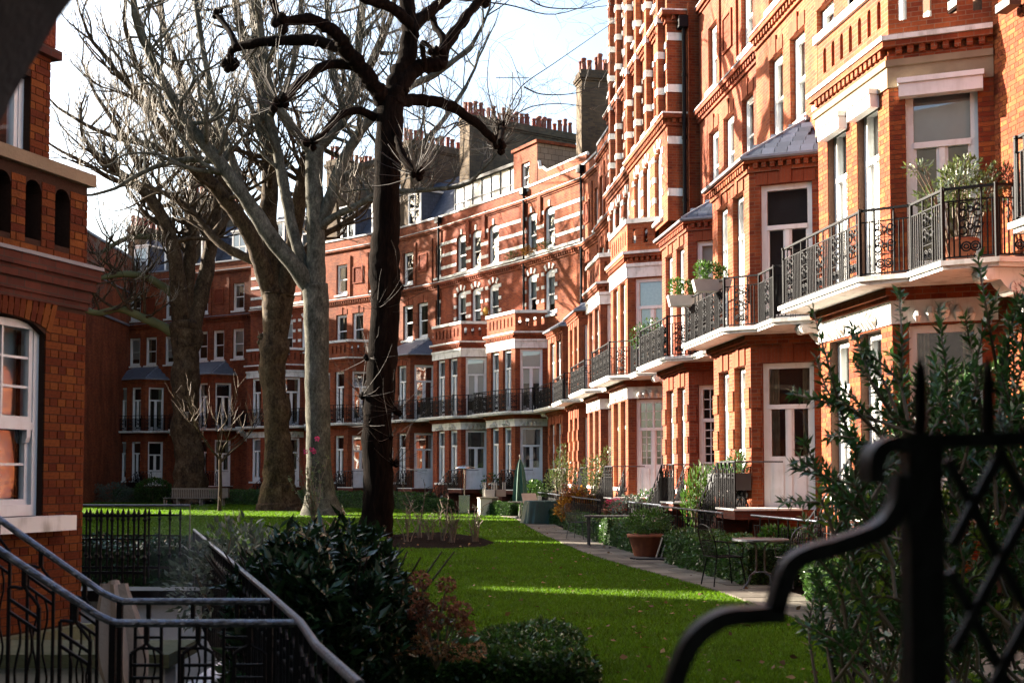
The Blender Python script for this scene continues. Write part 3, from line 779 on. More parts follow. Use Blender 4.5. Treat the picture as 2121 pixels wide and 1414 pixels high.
    # garden stair and landing railing
    if stair:
        def mk():
            mb=MB(); mb.box(.0,1.25,-.72,.62,.0+.86,G0-.02); n=6
            for i in range(n): mb.box(-.28*(i+1),-.28*i-.002,-.72,-.08,0.0,G0-.04-(G0/ (n+1))*(i+1))
            return mb.mesh('garden_stair')
        st=obj('garden_stair',cached('stair',mk),'brick_dark',root); obj('threshold',cached('thresh',lambda: MB().box(-.03,1.28,-.75,.62,G0-.018,G0+.02).mesh('threshold')),'stone',st)
        zt=Z(.92)
        for side,y in enumerate((-.70,-.10)):
            def mk():
                tmp=MB(); x=-.2
                while x>-1.7: goblet(tmp,x,zt-1.0+x*.59,zt+x*.59,.59,1.25,.013,4); x-=.3
                if y<-.5:
                    x=1.12
                    while x>-.05: goblet(tmp,x,zt-.95,zt,0,1.25,.013,4); x-=.29
                    tmp.bar((1.22,0,zt),(1.22,0,Z(-.02)),.03); tmp.bar((0,0,zt),(0,0,Z(-.02)),.03)
                    tmp.bar((1.22,0,zt-.93),(0,0,zt-.93),.02)
                tmp.bar((0,0,zt-.98),(-1.75,0,zt-1.03-.98),.02)
                return tmp.mesh('stair_balusters')
            obj('stair_balusters',cached(('strail',side),mk),'iron',st,(0,y,0))
        def mk():
            mb=MB(); e=[(0,zt),(-1.75,zt-1.03),(-1.85,zt-1.2)]
            mb.tube([(1.22,.25,zt),(1.22,-.70,zt)]+[(a,-.70,b) for a,b in e],.017,6); mb.tube([(a,-.10,b) for a,b in e],.017,6); return mb.mesh('handrail')
        obj('handrail',cached('sthand',mk),'iron_grey',st)
    # roof
    if top=='mansard':
        mb=MB(); y0,y1=wy+.35,wy+2.3; a,b=uL,uR
        mb.face((a,y0,Z(14.0)),(b,y0,Z(14.0)),(b,y1,Z(17.3)),(a,y1,Z(17.3))); mb.face((a,y1,Z(17.3)),(b,y1,Z(17.3)),(b,wy+9,Z(17.9)),(a,wy+9,Z(17.9)))
        mb.face((a,y0,Z(14)),(a,y1,Z(17.3)),(a,wy+9,Z(17.9)),(a,wy+9,Z(13.8))); mb.face((b,y0,Z(14)),(b,wy+9,Z(13.8)),(b,wy+9,Z(17.9)),(b,y1,Z(17.3)))
        rf=obj('roof',mb,'slate_sheet',root)
        for c in (-2.0,.7):
            if c-.7<uL or c+.7>uR: continue
            mb=MB(); mb.box(c-.62,c+.62,y0+.02,y1,Z(14.5),Z(16.4)); 
            dm=obj('dormer',mb,'slate_sheet',root)
            fr2=MB().box(c-.62,c+.62,y0-.05,y0+.01,Z(14.42),Z(14.5)).box(c-.7,c+.7,y0-.10,y1,Z(16.402),Z(16.5)).box(c-.62,c-.5,y0-.05,y0+.01,Z(14.5),Z(16.4)).box(c+.5,c+.62,y0-.05,y0+.01,Z(14.5),Z(16.4)).box(c-.5,c+.5,y0-.05,y0+.01,Z(16.28),Z(16.4)).box(c-.035,c+.035,y0-.04,y0,Z(14.5),Z(16.28)).box(c-.5,c+.5,y0-.04,y0,Z(15.36),Z(15.44))
            obj('frame',fr2,'paint',dm)
            obj('pane',MB().face((c-.5,y0-.005,Z(14.5)),(c+.5,y0-.005,Z(14.5)),(c+.5,y0-.005,Z(16.28)),(c-.5,y0-.005,Z(16.28))),'glass',dm)
            obj('interior',MB().face((c-.5,y0+.012,Z(14.5)),(c+.5,y0+.012,Z(14.5)),(c+.5,y0+.012,Z(16.28)),(c-.5,y0+.012,Z(16.28))),rnd.choice(['interior_dark','net']),dm)
    elif top=='gable':
        mb=MB(); g=-1.5; hs=[(.75,1.55,Z(14.4),Z(15.8))]; wall_panel(mb,(g-1.15,wy+.1),(g+1.15,wy+.1),Z(14.1),Z(16.5),hs); ck=MB(); wall_panel(ck,(g+1.15,wy+.1),(g+1.15,wy+2.6),Z(14.1),Z(16.5)); obj('tile_cheek',ck,'hung_tile',root); wall_panel(mb,(g-1.15,wy+2.6),(g-1.15,wy+.1),Z(14.1),Z(16.5))
        mb.box(g-1.25,g+1.25,wy+.0,wy+2.6,Z(16.502),Z(16.65))
        gb_=obj('gable',mb,pal,root); window(root,(g-1.15,wy+.1),(g+1.15,wy+.1),.75,1.55,Z(14.4),Z(15.8),'sash','interior_dark',('blind',.6,'blind'),.1,'stone')
        mb=MB(); pr=[(g+1.16,Z(15.6)),(g+1.28,Z(15.2)),(g+1.55,Z(15.2)),(g+1.95,Z(14.95)),(uR-.05,Z(15.0)),(uR-.05,Z(14.1)),(g+1.16,Z(14.1))]
        mb.slab([(x,wy+.12,z) for x,z in pr],(0,.25,0)); obj('scroll_parapet',mb,pal,root)
        mb=MB(); mb.tube([(x,wy+.2,z+.03) for x,z in pr[:5]],.09,6); obj('scroll_coping',mb,'stone',root)
        mb=MB(); mb.face((uL,wy+.4,Z(14)),(uR,wy+.4,Z(14)),(uR,wy+3.6,Z(16.2)),(uL,wy+3.6,Z(16.2))); mb.face((uR,wy+.4,Z(14)),(uR,wy+3.6,Z(14)),(uR,wy+3.6,Z(16.2))); obj('roof',mb,'slate_sheet',root)
    elif top=='studio':
        a,b=uL+.5,uR-.6; mb=MB()
        mb.box(a,b,wy+.6,wy+4,Z(14.1),Z(16.0)); st=obj('studio',mb,'paint',root)
        mb=MB()
        for i in range(9): x=a+(b-a)*i/8; mb.box(x-.025,x+.025,wy+.55,wy+.598,Z(14.2),Z(16.0))
        mb.box(a,b,wy+.55,wy+.598,Z(15.1),Z(15.15)); obj('glazing_bar',mb,'planter_grey',st)
        obj('fascia',MB().box(a-.1,b+.1,wy+.4,wy+4.1,Z(16.002),Z(16.16)),'iron',st)
        mb=MB(); mb.face((uL,wy+4,Z(15)),(uR,wy+4,Z(15)),(uR,wy+6,Z(18)),(uL,wy+6,Z(18))); obj('roof',mb,'slate_sheet',root)
    elif top=='slope':
        mb=MB(); a,b=uL,uR
        mb.face((a,wy+.4,Z(14)),(b,wy+.4,Z(14)),(b,wy+4.2,Z(17.2)),(a,wy+4.2,Z(17.2))); mb.face((a,wy+.4,Z(14)),(a,wy+4.2,Z(17.2)),(a,wy+9,Z(14))); mb.face((b,wy+.4,Z(14)),(b,wy+9,Z(14)),(b,wy+4.2,Z(17.2))); mb.face((a,wy+4.2,Z(17.2)),(b,wy+4.2,Z(17.2)),(b,wy+9,Z(14)),(a,wy+9,Z(14)))
        rf=obj('roof',mb,'hung_tile',root)
    if chim:
        x0,y0,ln,h1=chim; x=uL+x0; zt=Z(h1)
        mb=MB(); mb.box(x-.5,x+.5,wy+y0,wy+y0+ln,Z(13),zt-.5); mb.box(x-.56,x+.56,wy+y0-.06,wy+y0+ln+.06,zt-.5,zt-.4); mb.box(x-.62,x+.62,wy+y0-.12,wy+y0+ln+.12,zt-.4,zt-.22); mb.box(x-.54,x+.54,wy+y0-.04,wy+y0+ln+.04,zt-.22,zt)
        st=obj('chimney_stack',mb,'brick_stock',root)
        pm=cached('pot',lambda: MB().lathe([(.15,0),(.14,.08),(.125,.12),(.105,.62),(.13,.66),(.14,.74),(.12,.76),(.10,.76)],10).mesh('chimney_pot',True))
        n=int(ln/.36)
        for i in range(n):
            for g in (-.22,.22):
                if g>0 and i%2 and rnd.random()<.5: continue
                o=obj('chimney_pot',pm,'terracotta',st,(x+g+rnd.uniform(-.02,.02),wy+y0+ln*(i+.5)/n,zt)); o.scale=(1,1,rnd.uniform(.75,1.15)); o.rotation_euler=(rnd.uniform(-.04,.04),rnd.uniform(-.04,.04),0)
    return root

def slate_tiles(roof, planes, mode):
    """separate slates on the bay roof; far roofs keep them joined"""
    sw,sh=.26,.17; joined=MB()
    tm=cached('slate1',lambda: MB().box(-sw/2+.006,sw/2-.006,-.012,.006,0,sh+.05).mesh('slate'))
    rr=random.Random(3)
    for (a,b,c,d) in planes:
        a,b,c,d=map(Vector,(a,b,c,d)); e=(b-a); L=e.length; e.normalize()
        n=e.cross(d-a).normalized(); up=n.cross(e).normalized()
        H=(d-a).dot(up); rows=int(H/sh)
        for r_ in range(rows):
            z=r_*sh; t=min(1,(z+sh*.5)/H)
            la=(a.lerp(d,t)-a).dot(e); lb=(b.lerp(c,t)-a).dot(e)
            s=la+(.0 if r_%2 else sw/2)+.05
            while s<lb-.05:
                p=a+e*s+up*z+n*(.03)
                mat=Matrix((( e.x,-n.x,up.x,p.x),(e.y,-n.y,up.y,p.y),(e.z,-n.z,up.z,p.z),(0,0,0,1)))
                mat=mat@Matrix.Rotation(R(3.5),4,'X')
                if mode=='parts':
                    o=obj('slate',tm,'slate',roof); o.matrix_local=mat@Matrix.Translation((0,rr.uniform(-.004,.004),0))
                else:
                    i=len(joined.v); bx=MB().box(-sw/2+.006,sw/2-.006,-.012,.006,0,sh+.05)
                    joined.v+=[tuple(mat@Vector(v)) for v in bx.v]; joined.f+=[tuple(k+i for k in f) for f in bx.f]
                s+=sw
    if joined.v: obj('slate_courses',joined,'slate',roof,kind='stuff')

def bricks_on(parent, panels, n_own, own=None, smin=None, pick=None, mat='brick_unit', bh=.065, rh=.075, bw=.215, pitch=.225, proud=.007):
    """bricks laid in courses on upright panels, cut round the openings; the first n_own that pass own() are objects, the rest one part"""
    V=[];F=[];tint=[]; made=0; rr=random.Random(5)
    unit=cached(('brickunit',mat),lambda: MB().box(0,1,-.007,.01,0,1).mesh('brick'))
    for k,(p0,p1,z0,z1,holes) in enumerate(panels):
        d,n,L=face_frame(p0,p1); p0=v2(p0); ang=math.atan2(d.y,d.x)
        zc=z0; row=0
        while zc+bh<=z1:
            spans=[(max(0,smin or 0),L)]
            for h in holes:
                if zc+bh>h[2] and zc<h[3]+.0:
                    ns=[]
                    for a,b in spans:
                        if h[1]<=a or h[0]>=b: ns.append((a,b)); continue
                        if h[0]-a>.02: ns.append((a,h[0]))
                        if b-h[1]>.02: ns.append((h[1],b))
                    spans=ns
            for a,b in spans:
                s=a; first=True
                while s<b-.015:
                    head=(row%2==1)
                    w=.1025 if head else bw
                    if first and row%2==1: w=.06
                    first=False
                    e=min(s+w,b)
                    if b-e<.03: e=b
                    if e-s>.02:
                        j=rr.uniform(-.0012,.0012)
                        q=p0+d*s+n*j
                        if made<n_own and (own is None or own(k,s,zc)):
                            o=obj('brick',unit,mat,parent,(q.x,q.y,zc),ang); o.scale=(e-s,1,bh); made+=1
                        else:
                            q2=p0+d*e+n*j; i=len(V); o1=n*(proud)
                            for (pp,zz) in ((q,zc),(q2,zc),(q2,zc+bh),(q,zc+bh)):
                                V.append((pp.x+o1.x,pp.y+o1.y,zz)); 
                            for (pp,zz) in ((q,zc),(q2,zc),(q2,zc+bh),(q,zc+bh)): V.append((pp.x-n.x*.01,pp.y-n.y*.01,zz))
                            F += [(i,i+1,i+2,i+3),(i,i+4,i+5,i+1),(i+1,i+5,i+6,i+2),(i+2,i+6,i+7,i+3),(i+3,i+7,i+4,i)]
                            t=rr.random(); tint += [t]*5
                    s=e+.01
            zc+=rh; row+=1
    if V:
        me=bpy.data.meshes.new('bricks'); me.from_pydata(V,[],F); at=me.attributes.new('tint','FLOAT','FACE'); at.data.foreach_set('value',tint); me.update()
        obj('brick_courses',me,mat,parent,kind='stuff')
# ------------------------------------------------------------------ ground
def poly_sheet(name, pts, z, mat, kind='structure'):
    mb=MB(); mb.face(*[(p[0],p[1],z) for p in pts]); return obj(name,mb,mat,kind=kind)
# lightwell in front of the near left house is cut out of the ground
WELL=(-9.0,-1.35,4.2,15.5)
gx=[-400,WELL[0],WELL[1],400]; gy=[-200,WELL[2],WELL[3],600]
mb=MB()
for i in range(3):
    for j in range(3):
        if i==1 and j==1: continue
        mb.face((gx[i],gy[j],-.008),(gx[i+1],gy[j],-.008),(gx[i+1],gy[j+1],-.008),(gx[i],gy[j+1],-.008))
obj('ground',mb,'soil',kind='structure')
path_l=[PG(*p) for p in ((1040,1062),(1066,1074),(1112,1101),(1200,1141),(1295,1172),(1440,1211),(1555,1250),(1700,1301),(1800,1326))]
path_l=[Vector((-1.5,56.7,0)),Vector((-.75,53.5,0))]+path_l[1:]+[Vector((3.9,11.5,0)),Vector((4.0,9,0)),Vector((4.0,5,0))]
def off_path(pts,w):
    out=[]
    for i,p in enumerate(pts):
        a=pts[max(0,i-1)]; b=pts[min(len(pts)-1,i+1)]; t=(b-a); t.z=0; t.normalize(); out.append(p+Vector((-t.y,t.x,0))*w)
    return out
path_r=off_path(path_l,1.0)
far_edge=[Vector((P(px,900,Y).x-1.75,Y-1.7,0)) for px,Y in ((300,83.5),(438,79.4),(578,75),(721,70.7),(849,66.6),(955,62.4),(1067,58.2))]
lawn_pts=[Vector((-.62,9.2,0)),Vector((-.3,6,0)),Vector((4.0,5,0))]+path_l[::-1][1:]+far_edge[::-1]+[Vector((-26,76,0)),Vector((-25,30,0)),Vector((-9,20,0)),Vector((-4.6,18,0))]
lawn=poly_sheet('lawn',lawn_pts,0.0,'lawn')
# paved path, slab by slab
pl=smooth_path(path_l,6); 
path=empty('path'); tag(path,None,kind='structure')
mb=MB(); pr=off_path(pl,1.0)
for i in range(len(pl)-1): mb.face(pl[i],pr[i],pr[i+1],pl[i+1])
for k,v in enumerate(mb.v): mb.v[k]=(v[0],v[1],.004)
bed=obj('path_bed',mb,'paving_bed',path)
rp=random.Random(11)
def resample(pts,step):
    out=[pts[0]]; acc=0
    for i in range(len(pts)-1):
        a,b=pts[i],pts[i+1]; L=(b-a).length; t=step-acc
        while t<L: out.append(a.lerp(b,t/L)); t+=step
        acc=(acc+L)%step if L<step-acc else L-(t-step)
    return out
rl_=resample(pl,.62)
for i in range(len(rl_)-1):
    a,b=rl_[i],rl_[i+1]; t=(b-a); 
    if t.length<.3: continue
    t.normalize(); n=Vector((-t.y,t.x,0))
    cut=.5+(.12 if i%2 else -.12)
    for w0,w1 in ((0.0,cut),(cut,1.0)):
        g=.007; q=MB(); z1=.03+rp.uniform(-.004,.004)
        q.prism([tuple((a+t*g+n*(w0+g))[:2]),tuple((b-t*g+n*(w0+g))[:2]),tuple((b-t*g+n*(w1-g))[:2]),tuple((a+t*g+n*(w1-g))[:2])],.002,z1)
        obj('paving_slab',q,'paving',path)

# ------------------------------------------------------------------ the crescent
spec=[ # px of the bay's prow, depth, type, options, label
 (None,12.6,'P',dict(top='none',light=.7,stair=False),'brick terrace house cut off by the right edge, only its balcony end showing'),
 (1852,19.0,'P',dict(top='none',hood=True,bricks=True,light=.9,gfk='door'),'brick terrace house at right with white pelmets and a bush on its balcony'),
 (1556,25.4,'R',dict(top='none',slates='parts',light=.9,shut=True),'sunlit brick terrace house with slate bay roof, next left of the balcony bush'),
 (1427,31.5,'R',dict(top='none',slates='parts',light=.9,glaz=True),'brick terrace house with slate bay roof and fanlight window above potted evergreens'),
 (1301,37.5,'P',dict(tall=True,top='slope',light=.9,glaz=True),'tallest striped brick and stone terrace house, nearer of the towering pair'),
 (1244,43.3,'P',dict(tall=True,inset=.9,top='slope',light=.9),'tallest striped brick and stone terrace house, farther of the towering pair beside the sky'),
 (1199,48.9,'R',dict(top='slope',light=.9,slates='parts'),'sunlit brick terrace house with tiled bay roof right below the tall brown chimney'),
 (1166,53.9,'R',dict(top='slope',light=.9,slates='parts',chim=(0.0,.2,3.0,19.2)),'sunlit orange brick terrace house whose pale tiled bay roof catches the light'),
 (1067,58.2,'P',dict(top='gable',light=.97),'striped brick house with a gable window above three flowering top-floor sills'),
 (955,62.4,'P',dict(top='studio',light=.85,chim=(1.1,.8,7.0,19.8)),'striped brick house with a white glazed rooftop studio and lattice-curtained bay'),
 (849,66.6,'R',dict(top='mansard',light=.3,chim=(0.0,.6,5.5,19.6)),'brick terrace house with blue slate bay roof just right of the dark trunk'),
 (721,70.7,'Q',dict(top='mansard',light=.3,chim=(0.0,.6,5.0,19.6)),'brick terrace house with pierced brick bay parapet left of the dark trunk'),
 (578,75.0,'P',dict(top='mansard',light=.3),'striped brick terrace house half hidden behind the two middle plane trunks'),
 (438,79.4,'R',dict(top='mansard',light=.3,chim=(0.0,.6,4.5,19.5)),'shaded brick terrace house with slate bay roof right of the bench tree'),
 (300,83.5,'R',dict(top='mansard',light=.45,chim=(-.1,1.5,4.0,18.2)),'farthest shaded brick terrace house with slate bay roof in the left corner'),
]
prow=[]
for s in spec:
    if s[0] is None: prow.append(Vector((6.95,11.7)))
    else: prow.append(v2(P(s[0],900,s[1])))
n=len(prow); tang=[]
for i in range(n):
    a=prow[max(0,i-1)]; b=prow[min(n-1,i+1)]; tang.append((a-b).normalized())     # u: to the right, towards the camera
tang[0]=tang[1]=(prow[1]-prow[2]).normalized()
for i in (4,5,6,7): tang[i]=(prow[3]-prow[7]).normalized()
tang[7]=(tang[7]*.75+tang[8]*.25).normalized()
def turn(v,a): c,s_=math.cos(R(a)),math.sin(R(a)); return Vector((v.x*c-v.y*s_,v.x*s_+v.y*c))
for i,a in ((11,3),(12,6),(13,9),(14,12)): tang[i]=turn(tang[i],a)
frames=[]
for i in range(n):
    u=tang[i]; inn=Vector((-u.y,u.x)); frames.append((prow[i],u,inn))
def to_local(i,p): o,u,k=frames[i]; return Vector(((p-o).dot(u),(p-o).dot(k)))
wallpt=lambda i,x: frames[i][0]+frames[i][1]*x+frames[i][2]*BD
bounds=[]
for i in range(n-1):
    a,u,k=frames[i]; b,u2,k2=frames[i+1]; cr_=u.x*u2.y-u.y*u2.x
    mid=(wallpt(i,-3.45)+wallpt(i+1,2.4))/2
    if abs(cr_)>.05:
        p=wallpt(i,0); q=wallpt(i+1,0); t=((q-p).x*u2.y-(q-p).y*u2.x)/cr_; x=p+u*t
        if (x-mid).length<2.5: mid=x
    bounds.append(mid)
houses=[]
for i,(px,Y,typ,op,lab) in enumerate(spec):
    o,u,k=frames[i]
    uL=to_local(i,bounds[i]).x if i<n-1 else -3.6
    uR=to_local(i,bounds[i-1]).x if i>0 else 3.0
    uL=min(uL,-FW-.08)-.03; uR=max(uR,DU+.25)+.03
    root=empty('terrace_house',(o.x,o.y,0),math.atan2(u.y,u.x))
    tag(root,lab,'house','houses of the brick crescent')
    op.setdefault('pal',{2:'brick',3:'brick_red',5:'brick_brown',7:'brick',9:'brick_red',10:'brick_brown',12:'brick_red',13:'brick_brown'}.get(i,'brick'))
    house(root,typ,uL,uR,rnd=random.Random(40+i),**op)
    houses.append((root,uL,uR))

# blank-walled building closing the left corner, and the terrace opposite that shades the lawn
mb=MB(); wall_panel(mb,(-33,70.5),(-26.0,70.5),-.2,16.6); wall_panel(mb,(-26.0,70.5),(-26.3,88.5),-.2,16.6); mb.face((-26,70.5,16.6),(-26.3,88.5,16.6),(-36,86.5,16.6),(-33,70.5,16.6)); wall_panel(mb,(-36,86.5),(-33,70.5),-.2,16.6)
bb=empty('corner_building',(0,0,0)); tag(bb,'dark blank brick end wall rising behind the near left house in the far corner','building')
obj('wall',mb,'brick',bb)
mb=MB(); band(mb,[(-26.0,70.5),(-26.3,88.5)],11.9,12.05,.08); band(mb,[(-26.0,70.5),(-26.3,88.5)],16.6,16.75,.1); band(mb,[(-26.0,70.5),(-26.3,88.5)],14.2,14.3,.06); obj('string_course',mb,'lead',bb)
mb=MB(); mb.tube([(-26.45,84.2,0),(-26.45,84.2,15)],.12,8); obj('drainpipe',mb,'iron',bb)
mb=MB(); mb.box(-32,-28.5,78,79.2,16.6,19.4); mb.box(-32.1,-28.4,77.9,79.3,19.4,19.6); obj('chimney_stack',mb,'brick_dark',bb)
TX=-26.0
for q,(y0,y1) in enumerate(((14,22.5),(22.5,31.75),(31.75,35.45),(35.45,45.1),(45.1,48.8),(48.8,60.5))):
    t=empty('opposite_house',(0,0,0)); tag(t,'brick house of the opposite terrace hidden behind the near left house','house','hidden houses of the opposite terrace')
    link=q in (2,4); TH=9.6 if link else (11.1 if y0<45 else 10.6)  # low links added between the houses so sun streaks reach the lawn
    if y0<20: x0=TX+3.2
    else: x0=TX
    mb=MB(); hs=[(a,a+1.0,z,z+1.9) for a in (1.0,2.8,4.6) for z in (1.6,4.6,7.2)]
    wall_panel(mb,(x0,y0),(x0,y1),-.2,TH,hs); wall_panel(mb,(x0,y1),(x0-9,y1),-.2,TH); wall_panel(mb,(x0-9,y0),(x0,y0),-.2,TH); wall_panel(mb,(x0-9,y1),(x0-9,y0),-.2,TH)
    obj('wall',mb,'brick',t)
    mb=MB(); e0=(x0+.2,y0,TH-.05); e1=(x0+.2,y1,TH-.05); e2=(x0-9.2,y1,TH-.05); e3=(x0-9.2,y0,TH-.05); r0=(x0-4.5,y0+1.0,TH+3.1); r1=(x0-4.5,y1-1.0,TH+3.1)
    if link: r0=(x0-4.5,y0+2,TH+.1); r1=(x0-4.5,y1-2,TH+.1)
    mb.face(e0,e1,r1,r0); mb.face(e2,e3,r0,r1); mb.face(e1,e2,r1); mb.face(e3,e0,r0); obj('roof',mb,'slate_sheet',t)
    for h in hs: window(t,(x0,y0),(x0,y1),h[0],h[1],h[2],h[3],'sash','interior_dark',None,.1)
# ------------------------------------------------------------------ near left house
Ld=Vector((.32,.95)).normalized(); Ln=Vector((Ld.y,-Ld.x)); Lc=Vector((-4.1,12.0))
lh=empty('near_house',(Lc.x,Lc.y,0),math.atan2(Ld.y,Ld.x)); tag(lh,'dim orange brick house with white sash windows at the left edge','house')
# local: x along the face towards the garden end (0 at the corner), y into the building
LB=.30; LZ=3.62
lholes=[(7-.563-1.25,7-.563,1.34,3.12,.13),(7-3.6-1.25,7-3.6,1.34,3.12,.13)]
mb=MB(); wall_panel(mb,(-7,0),(0,0),LB,LZ,lholes,.3); wall_panel(mb,(0,0),(0,.62),LB,LZ)
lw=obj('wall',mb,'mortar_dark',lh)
bricks_on(lw,[((-7,0),(0,0),LB+.02,LZ-.36,[h[:4] for h in lholes]),((0,0),(0,.62),LB+.02,LZ-.36,[])],300,own=lambda k,s,z:k==0 and s>5.3,mat='brick_unit_dark')
def sash_bars(w,h,cols,rows):
    F=MB(); o=.07; panes=[]
    F.box(0,o,0,.14,0,h).box(w-o,w,0,.14,0,h).box(o,w-o,0,.14,h-o,h).box(o,w-o,0,.14,0,o+.03)
    m=h*.46; F.box(o,w-o,.0,.1,m-.035,m+.035)
    for part,(z0,z1,y) in enumerate(((o+.03,m-.035,.07),(m+.035,h-o,.04))):
        F.box(o,o+.05,y-.03,y+.02,z0,z1).box(w-o-.05,w-o,y-.03,y+.02,z0,z1).box(o+.05,w-o-.05,y-.03,y+.02,z0,z0+.05)
        xs=np.linspace(o+.05,w-o-.05,cols+1); zs=np.linspace(z0+.05,z1,rows[part]+1)
        for x in xs[1:-1]: F.box(x-.011,x+.011,y-.025,y+.02,z0+.05,z1)
        for z in zs[1:-1]: F.box(o+.05,w-o-.05,y-.022,y+.018,z-.011,z+.011)
        for i in range(cols):
            for j in range(rows[part]): panes.append(((xs[i]+.011,y,zs[j]+.011),(xs[i+1]-xs[i]-.022,zs[j+1]-zs[j]-.022)))
    for x in (o+.02,w-o-.07): F.slab([(x,.0,m-.035),(x,.0,m-.10),(x,.02,m-.15),(x,.05,m-.16),(x,.05,m-.035)],(.05,0,0))
    return F,panes
for h in lholes:
    w=h[1]-h[0]; hh=h[3]-h[2]-.02
    F,panes=sash_bars(w,hh,3,(2,3))
    wo_=obj('window',F,'paint',lh,(-7+h[0],.07,h[2]))
    for (p,(a,b)) in panes:
        obj('pane',MB().face((p[0],p[1],p[2]),(p[0]+a,p[1],p[2]),(p[0]+a,p[1],p[2]+b),(p[0],p[1],p[2]+b)),'glass',wo_)
    obj('interior',MB().face((-.1,.6,-.1),(w+.1,.6,-.1),(w+.1,.6,hh+.1),(-.1,.6,hh+.1)),'interior_warm',wo_)
    obj('blind',MB().box(.06,w-.06,.2,.215,hh*.08,hh-.05),'blind',wo_)
    K=8; arc=[(w*q/K,hh-.20+.22*math.sqrt(max(0,1-(2*q/K-1)**2))) for q in range(K+1)]
    obj('sill',MB().box(-.14,w+.28,-.13-.10,.02,-.14,-.004),'stone',wo_)
    # segmental arch of standing bricks
    c=-7+(h[0]+h[1])/2; ar=empty('window_arch',(c,0,h[3]-.13),0,lh); am=cached('archbrick',lambda: MB().box(-.031,.031,-.012,.05,0,.30).mesh('brick'))
    Rr=w/2
    for i in range(19):
        t=-1+2*i/18; z=.13*math.sqrt(max(0,1-(t*.98)**2)); a=t*.32
        o=obj('brick',am,'brick_unit_dark',ar,(t*(w/2+.03),0,z+.004)); o.rotation_euler=(0,a,0)
# cornice under the parapet
mb=MB(); ln=[(-7,0),(0,0),(0,.62)]
band(mb,ln,LZ-.34,LZ-.27,.02); band(mb,ln,LZ-.27,LZ-.16,.04); band(mb,ln,LZ-.16,LZ-.06,.07); band(mb,ln,LZ-.06,LZ+.05,.10)
obj('cornice',mb,'brick_dark',lh)
obj('lead_capping',(lambda m:(band(m,ln,LZ+.052,LZ+.085,.12),m)[1])(MB()),'lead',lh)
# pierced parapet with pointed slots
ph=[(7-.36-.40*i-.11,7-.36-.40*i+.11,LZ+.22,LZ+.76,.10) for i in range(15)]
mb=MB(); wall_panel(mb,(-7,0),(0,0),LZ+.085,LZ+.86,ph,.22); wall_panel(mb,(0,0),(0,.62),LZ+.085,LZ+.86); wall_panel(mb,(0,.22),(-7,.22),LZ+.085,LZ+.86,[(7-h[1],7-h[0],h[2],h[3]) for h in ph],.01)
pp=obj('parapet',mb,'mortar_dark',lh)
bricks_on(pp,[((-7,0),(0,0),LZ+.10,LZ+.84,[h[:4] for h in ph]),((0,0),(0,.62),LZ+.1,LZ+.84,[])],0,mat='brick_unit_dark')
obj('parapet_coping',(lambda m:(band(m,ln,LZ+.862,LZ+.98,.06,.28),m)[1])(MB()),'stone_weathered',lh)
obj('bay_floor',MB().face((-7,.0,LZ),(0,.0,LZ),(0,.62,LZ),(-7,.62,LZ)),'lead',lh)
# upper wall set back behind the parapet
ux=.20; uh=[(7.20-.28-1.15,7.20-.28,4.0,5.6)]
mb=MB(); wall_panel(mb,(-7,.62),(ux,.62),LZ,13,uh,.25); wall_panel(mb,(ux,.62),(ux,9),-.2,13); mb.box(-7,0,.62+.02,9,-1.2,LZ-.3)
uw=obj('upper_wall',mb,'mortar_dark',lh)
bricks_on(uw,[((-7,.62),(ux,.62),LZ+.1,7.6,[h[:4] for h in uh])],0,mat='brick_unit_dark')
F,panes=sash_bars(1.15,1.58,2,(1,1)); wo_=obj('window',F,'paint',lh,(ux-.28-1.15,.62+.08,4.0))
for (p,(a,b)) in panes: obj('pane',MB().face((p[0],p[1],p[2]),(p[0]+a,p[1],p[2]),(p[0]+a,p[1],p[2]+b),(p[0],p[1],p[2]+b)),'glass',wo_)
obj('interior',MB().face((-.1,.5,-.1),(1.25,.5,-.1),(1.25,.5,1.7),(-.1,.5,1.7)),'interior_warm',wo_)
mb=MB(); l2=[(-7,.62),(ux,.62),(ux,2)]; band(mb,l2,5.86,5.95,.08); band(mb,l2,6.42,6.5,.09); band(mb,l2,6.5,6.6,.13); obj('string_course',mb,'brick_dark',lh)
mb=MB(); band(mb,l2,5.98,6.40,.035); obj('carved_frieze',mb,'carved_brick',lh)
obj('plinth',MB().box(-7,.06,-.12,.6,LB-.32,LB+.0),'moss_ledge',lh)

# lightwell walls, floor and mossy ledge (part of the setting)
obj('lightwell_floor',MB().box(WELL[0],WELL[1],WELL[2],WELL[3],-1.5,-1.3),'moss_ledge',kind='structure')
lwg=empty('lightwell_wall'); tag(lwg,'white rendered lightwell wall with a mossy ledge below the near left house','wall')
mb=MB(); mb.box(-7.2,-2.55,9.3,9.6,-1.3,.30); obj('wall_face',mb,'render_white',lwg)
mb=MB(); mb.box(-7.3,-2.5,9.22,10.05,.302,.40); obj('ledge',mb,'moss_ledge',lwg)
fw=empty('well_back_wall'); tag(fw,'white rendered wall with a dark opening at the far side of the lightwell','wall')
obj('wall_face',MB().box(-6.4,-3.0,14.2,14.45,-1.3,.30),'render_white',fw)
obj('opening',MB().box(-4.62,-4.40,14.17,14.198,-.35,.30),'interior_dark',fw)
obj('ledge',MB().box(-6.5,-2.95,14.1,14.6,.302,.42),'iron_rough',fw)
obj('side_wall',MB().box(-2.6,-2.4,9.6,14.2,-1.3,.05),'render_white',lwg)

